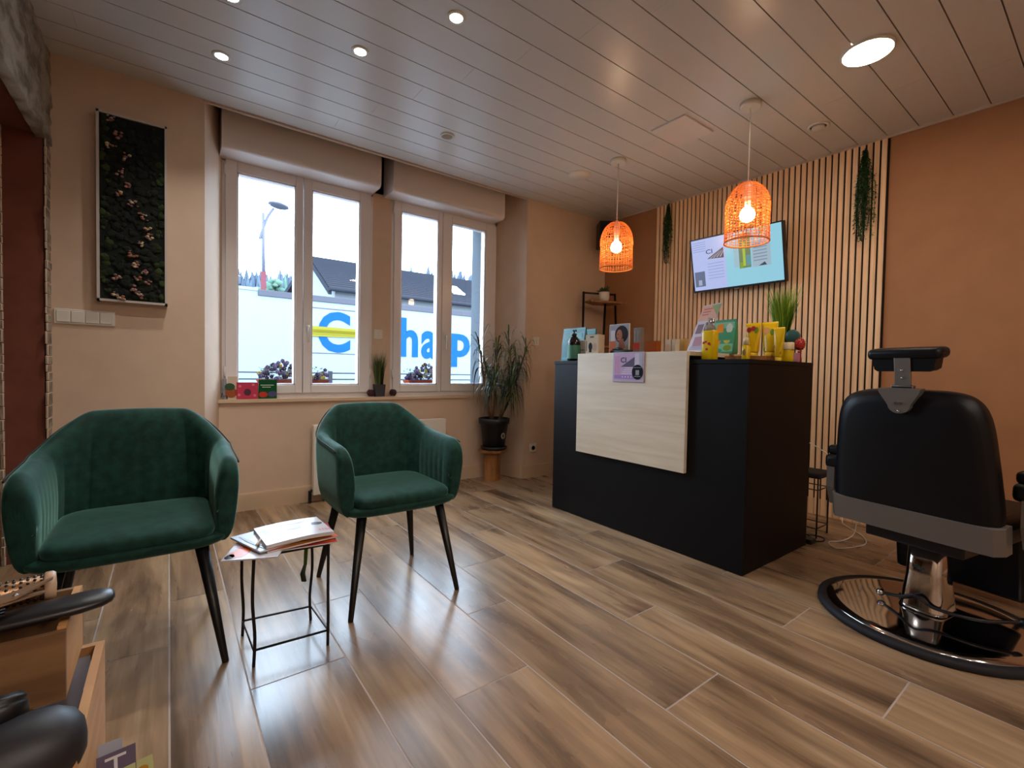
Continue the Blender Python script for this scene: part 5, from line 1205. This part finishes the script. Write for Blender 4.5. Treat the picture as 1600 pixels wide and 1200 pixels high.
for (p, q) in (((xl,ye,ze),(xl,yr,zr)), ((xl,yr,zr),(xl,yfr,zfr))):
    p_, q_ = Vector(HV(*p)), Vector(HV(*q)); mb.loft([[c+Vector(o) for o in ((0,0,0.02),(0,0,-0.22),(0.12,0,-0.22),(0.12,0,0.02))] for c in (p_, q_)], fas, smooth=False)
mb.build('verge_board', t)
mb = MB(); mb.tube([HV(xl,ye-0.1,ze-0.02), HV(xr,ye-0.1,ze-0.02)], 0.08, fas, 8); mb.build('gutter', t)
mb = MB(); k_ = Vector(HV(10.9,19.3,ze+(zr-ze)*(1.3/3.3)+0.12)); mb.box((-0.3,-0.5,-0.03),(0.3,0.5,0.03), mat('skylight','E8EEF2',0.2), Matrix.Translation(k_) @ Matrix.Rotation(math.atan2(zr-ze,yr-ye),4,'X')); mb.build('skylight', t)
mb = MB(); c_ = Vector(HV(6.1,18.32,3.35)); mb.box((-0.05,-0.35,-0.25),(0.5,0.06,0.1), hw, Matrix.Translation(c_)); mb.build('wall_box', t)
mb = MB(); a0 = Vector(HV(8.4,21.3,zr)); mb.tube([a0, a0+Vector((0,0,0.9))], 0.03, steel, 6)
for k in range(4): mb.tube([a0+Vector((-0.25,0,0.5+k*0.1)), a0+Vector((0.25,0,0.5+k*0.1))], 0.015, steel, 5)
mb.build('antenna', t)
# street lamp
t = thing('street_lamp', 'tall grey street lamp with round head outside left window', 'street lamp', (2.04, 14.0, -1.2))
gl = mat('lamp_grey','4A4C56',0.9,spec=0); rl = mat('lamp_red','4E2C30',0.9,spec=0)
mb = MB(); mb.tube([(0,0,4.75),(-0.015,0,6.3)], [0.045,0.035], gl, 10); mb.build('pole', t)
mb = MB(); mb.tube([(0,0,0),(0,0,4.75)], [0.085,0.065], rl, 12); mb.build('pole_base', t, label='reddish lower pole')
mb = MB(); mb.tube(smooth_pts([(-0.09,0,5.62),(0.0,0,5.95),(0.10,0,6.25),(0.24,0,6.50)]), 0.035, gl, 8); mb.tube([(-0.015,0,6.0),(-0.02,0,6.32)], 0.03, gl, 8); mb.build('arm', t)
mb = MB(); mb.lathe([(0.001,0.07),(0.12,0.06),(0.25,0.01),(0.26,-0.01),(0.22,-0.03),(0.001,-0.03)], gl, 28, TR(0.36,0,6.60,ry=0.12)); mb.build('lamp_head', t)
# railing outside
t = thing('railing', 'thin grey metal railing outside beneath the truck', 'railing', (1.5, 5.0, -1.2))
mb = MB()
for z in (2.15, 2.085, 2.02): mb = MB(); mb.tube([(-3,0,z),(5,0,z)], 0.008, gl, 6); mb.build('rail', t)
for x in (-2.4,-1.2,-0.15,0.75,2.1,3.3): mb = MB(); mb.box((x-0.02,-0.02,0),(x+0.02,0.02,2.17), gl); mb.build('post', t)
# flower boxes
def flower_box(x0, x1, label, seed, dens=1.0):
    t = thing('flower_box', label, 'planter', ((x0+x1)/2, 4.10, 0.831), group=None); W = (x1-x0)/2; rr = random.Random(seed)
    mb = MB(); mb.loft([[(-W*s,-0.07*s,z),(W*s,-0.07*s,z),(W*s,0.07*s,z),(-W*s,0.07*s,z)] for z, s in ((0,0.9),(0.06,1.0),(0.065,1.02),(0.072,1.02))], terracotta, smooth=False); mb.build('trough', t)
    lf_ = [mat('pansy_leaf','2C4026',0.9,spec=0), mat('pansy_leaf2','3A4C34',0.9,spec=0)]; pt_ = [mat('pansy_violet','403652',0.9,spec=0), mat('pansy_lilac','524660',0.9,spec=0), mat('pansy_yellow','807022',0.9,spec=0), mat('pansy_white','6A6670',0.9,spec=0), mat('pansy_plum','2C2036',0.9,spec=0)]
    mb = MB(); fl_ = MB()
    for k in range(int(420*dens)):
        x = rr.uniform(-W*0.98, W*0.98); y = rr.uniform(-0.08, 0.08); z = 0.06+rr.random()*0.12; a_ = rr.uniform(0, 6.28); d_ = Vector((math.cos(a_), math.sin(a_), rr.uniform(-.3,.6)))*0.022; s_ = d_.cross(Vector((0,0,1))).normalized()*0.010
        c = Vector((x, y, z)); mb.poly([c, c+d_*0.5+s_, c+d_, c+d_*0.5-s_], rr.choice(lf_))
    for k in range(int(130*dens)):
        x = rr.uniform(-W*0.98, W*0.98); y = rr.uniform(-0.09, 0.03); z = 0.08+rr.random()*0.15*(0.55+0.45*math.sin(x*14+seed)); c = Vector((x, y, z)); m1 = rr.choices(pt_, (5,5,1.5,3,2))[0]
        for j in range(5):
            a_ = j*2*PI/5+rr.random(); o = Vector((math.cos(a_)*0.009, -0.004*rr.random(), math.sin(a_)*0.009)); fl_.ico(c+o, 0.0095, m1, 1, (1,0.3,1))
        fl_.ico(c+Vector((0,-0.005,0)), 0.004, pt_[2], 1)
    mb.build('leaves', t, fix=False); fl_.build('flowers', t)
flower_box(0.56, 1.08, 'terracotta trough of violet and yellow pansies outside left window', 3)
flower_box(1.80, 2.20, 'terracotta trough of pansies outside the right window', 8)
# forest
mb = MB(); rr = random.Random(31); fm = [mat('far_fir','3A424E',0.95,spec=0), mat('far_fir2','404A54',0.95,spec=0), mat('near_tree','3E5248',0.95,spec=0), mat('near_tree2','465A4E',0.95,spec=0)]  # distance haze is mixed into these tree colours
hill = []
def hz(x): return 10.3+0.155*x+0.5*math.sin(x*0.21+1)
n_ = 70; xs_ = [-20+100*k/n_ for k in range(n_+1)]
for a, b in zip(xs_, xs_[1:]): mb.poly([(a,70,-2),(b,70,-2),(b,74,hz(b)),(a,74,hz(a))], fm[0]); mb.poly([(a,74,hz(a)),(b,74,hz(b)),(b,95,-2),(a,95,-2)], fm[0])
for k in range(1500):
    x = rr.uniform(-8, 60); y = rr.uniform(70.5, 73.8); zb_ = hz(x)*((y-66)/8)-1.0; h = rr.uniform(3.0, 4.8); r = h*0.2
    m_ = rr.choice(fm[:2]) if rr.random() < 0.8 else rr.choice(fm)
    for j in range(3): mb.lathe([(r*(1-j*0.25), zb_+h*j*0.27), (0.02, zb_+h*(0.45+j*0.27))], m_, 7, TR(x,y,0), smooth=False, cap1=False)
tag(mb.build('forest_trees'), 'hazy forest of conifers on the hill behind the house', 'forest', kind='stuff')
mb = MB(); rr = random.Random(5); 
for k in range(260):
    z = rr.uniform(0, 4.0); x = rr.gauss(0, 0.55*(1.2-z/5)); y = rr.gauss(0, 0.6); mb.ico((x, y, z+1.0), rr.uniform(0.12,0.3), rr.choice(fm[2:]), 1, (1,1,0.8), 0.4)
mb.tube([(0,0,-2.2),(0,0,3)], 0.2, fas, 8)
o = mb.build('leafy_tree', loc=(4.95, 30, 1.0)); tag(o, 'pale green leafy tree left of the white house gable', 'tree')

# printed matter is matt
for nm, M_ in MATS.items():
    if nm.startswith(('print', 'photo', 'hair_dark', 'skin', 'card', 'flyer', 'box_', 'badge', 'logo', 'dress', 'lip', 'ink', 'leaflet')):
        M_.node_tree.nodes['Principled BSDF'].inputs['Specular IOR Level'].default_value = 0.12
        M_.node_tree.nodes['Principled BSDF'].inputs['Roughness'].default_value = 0.7
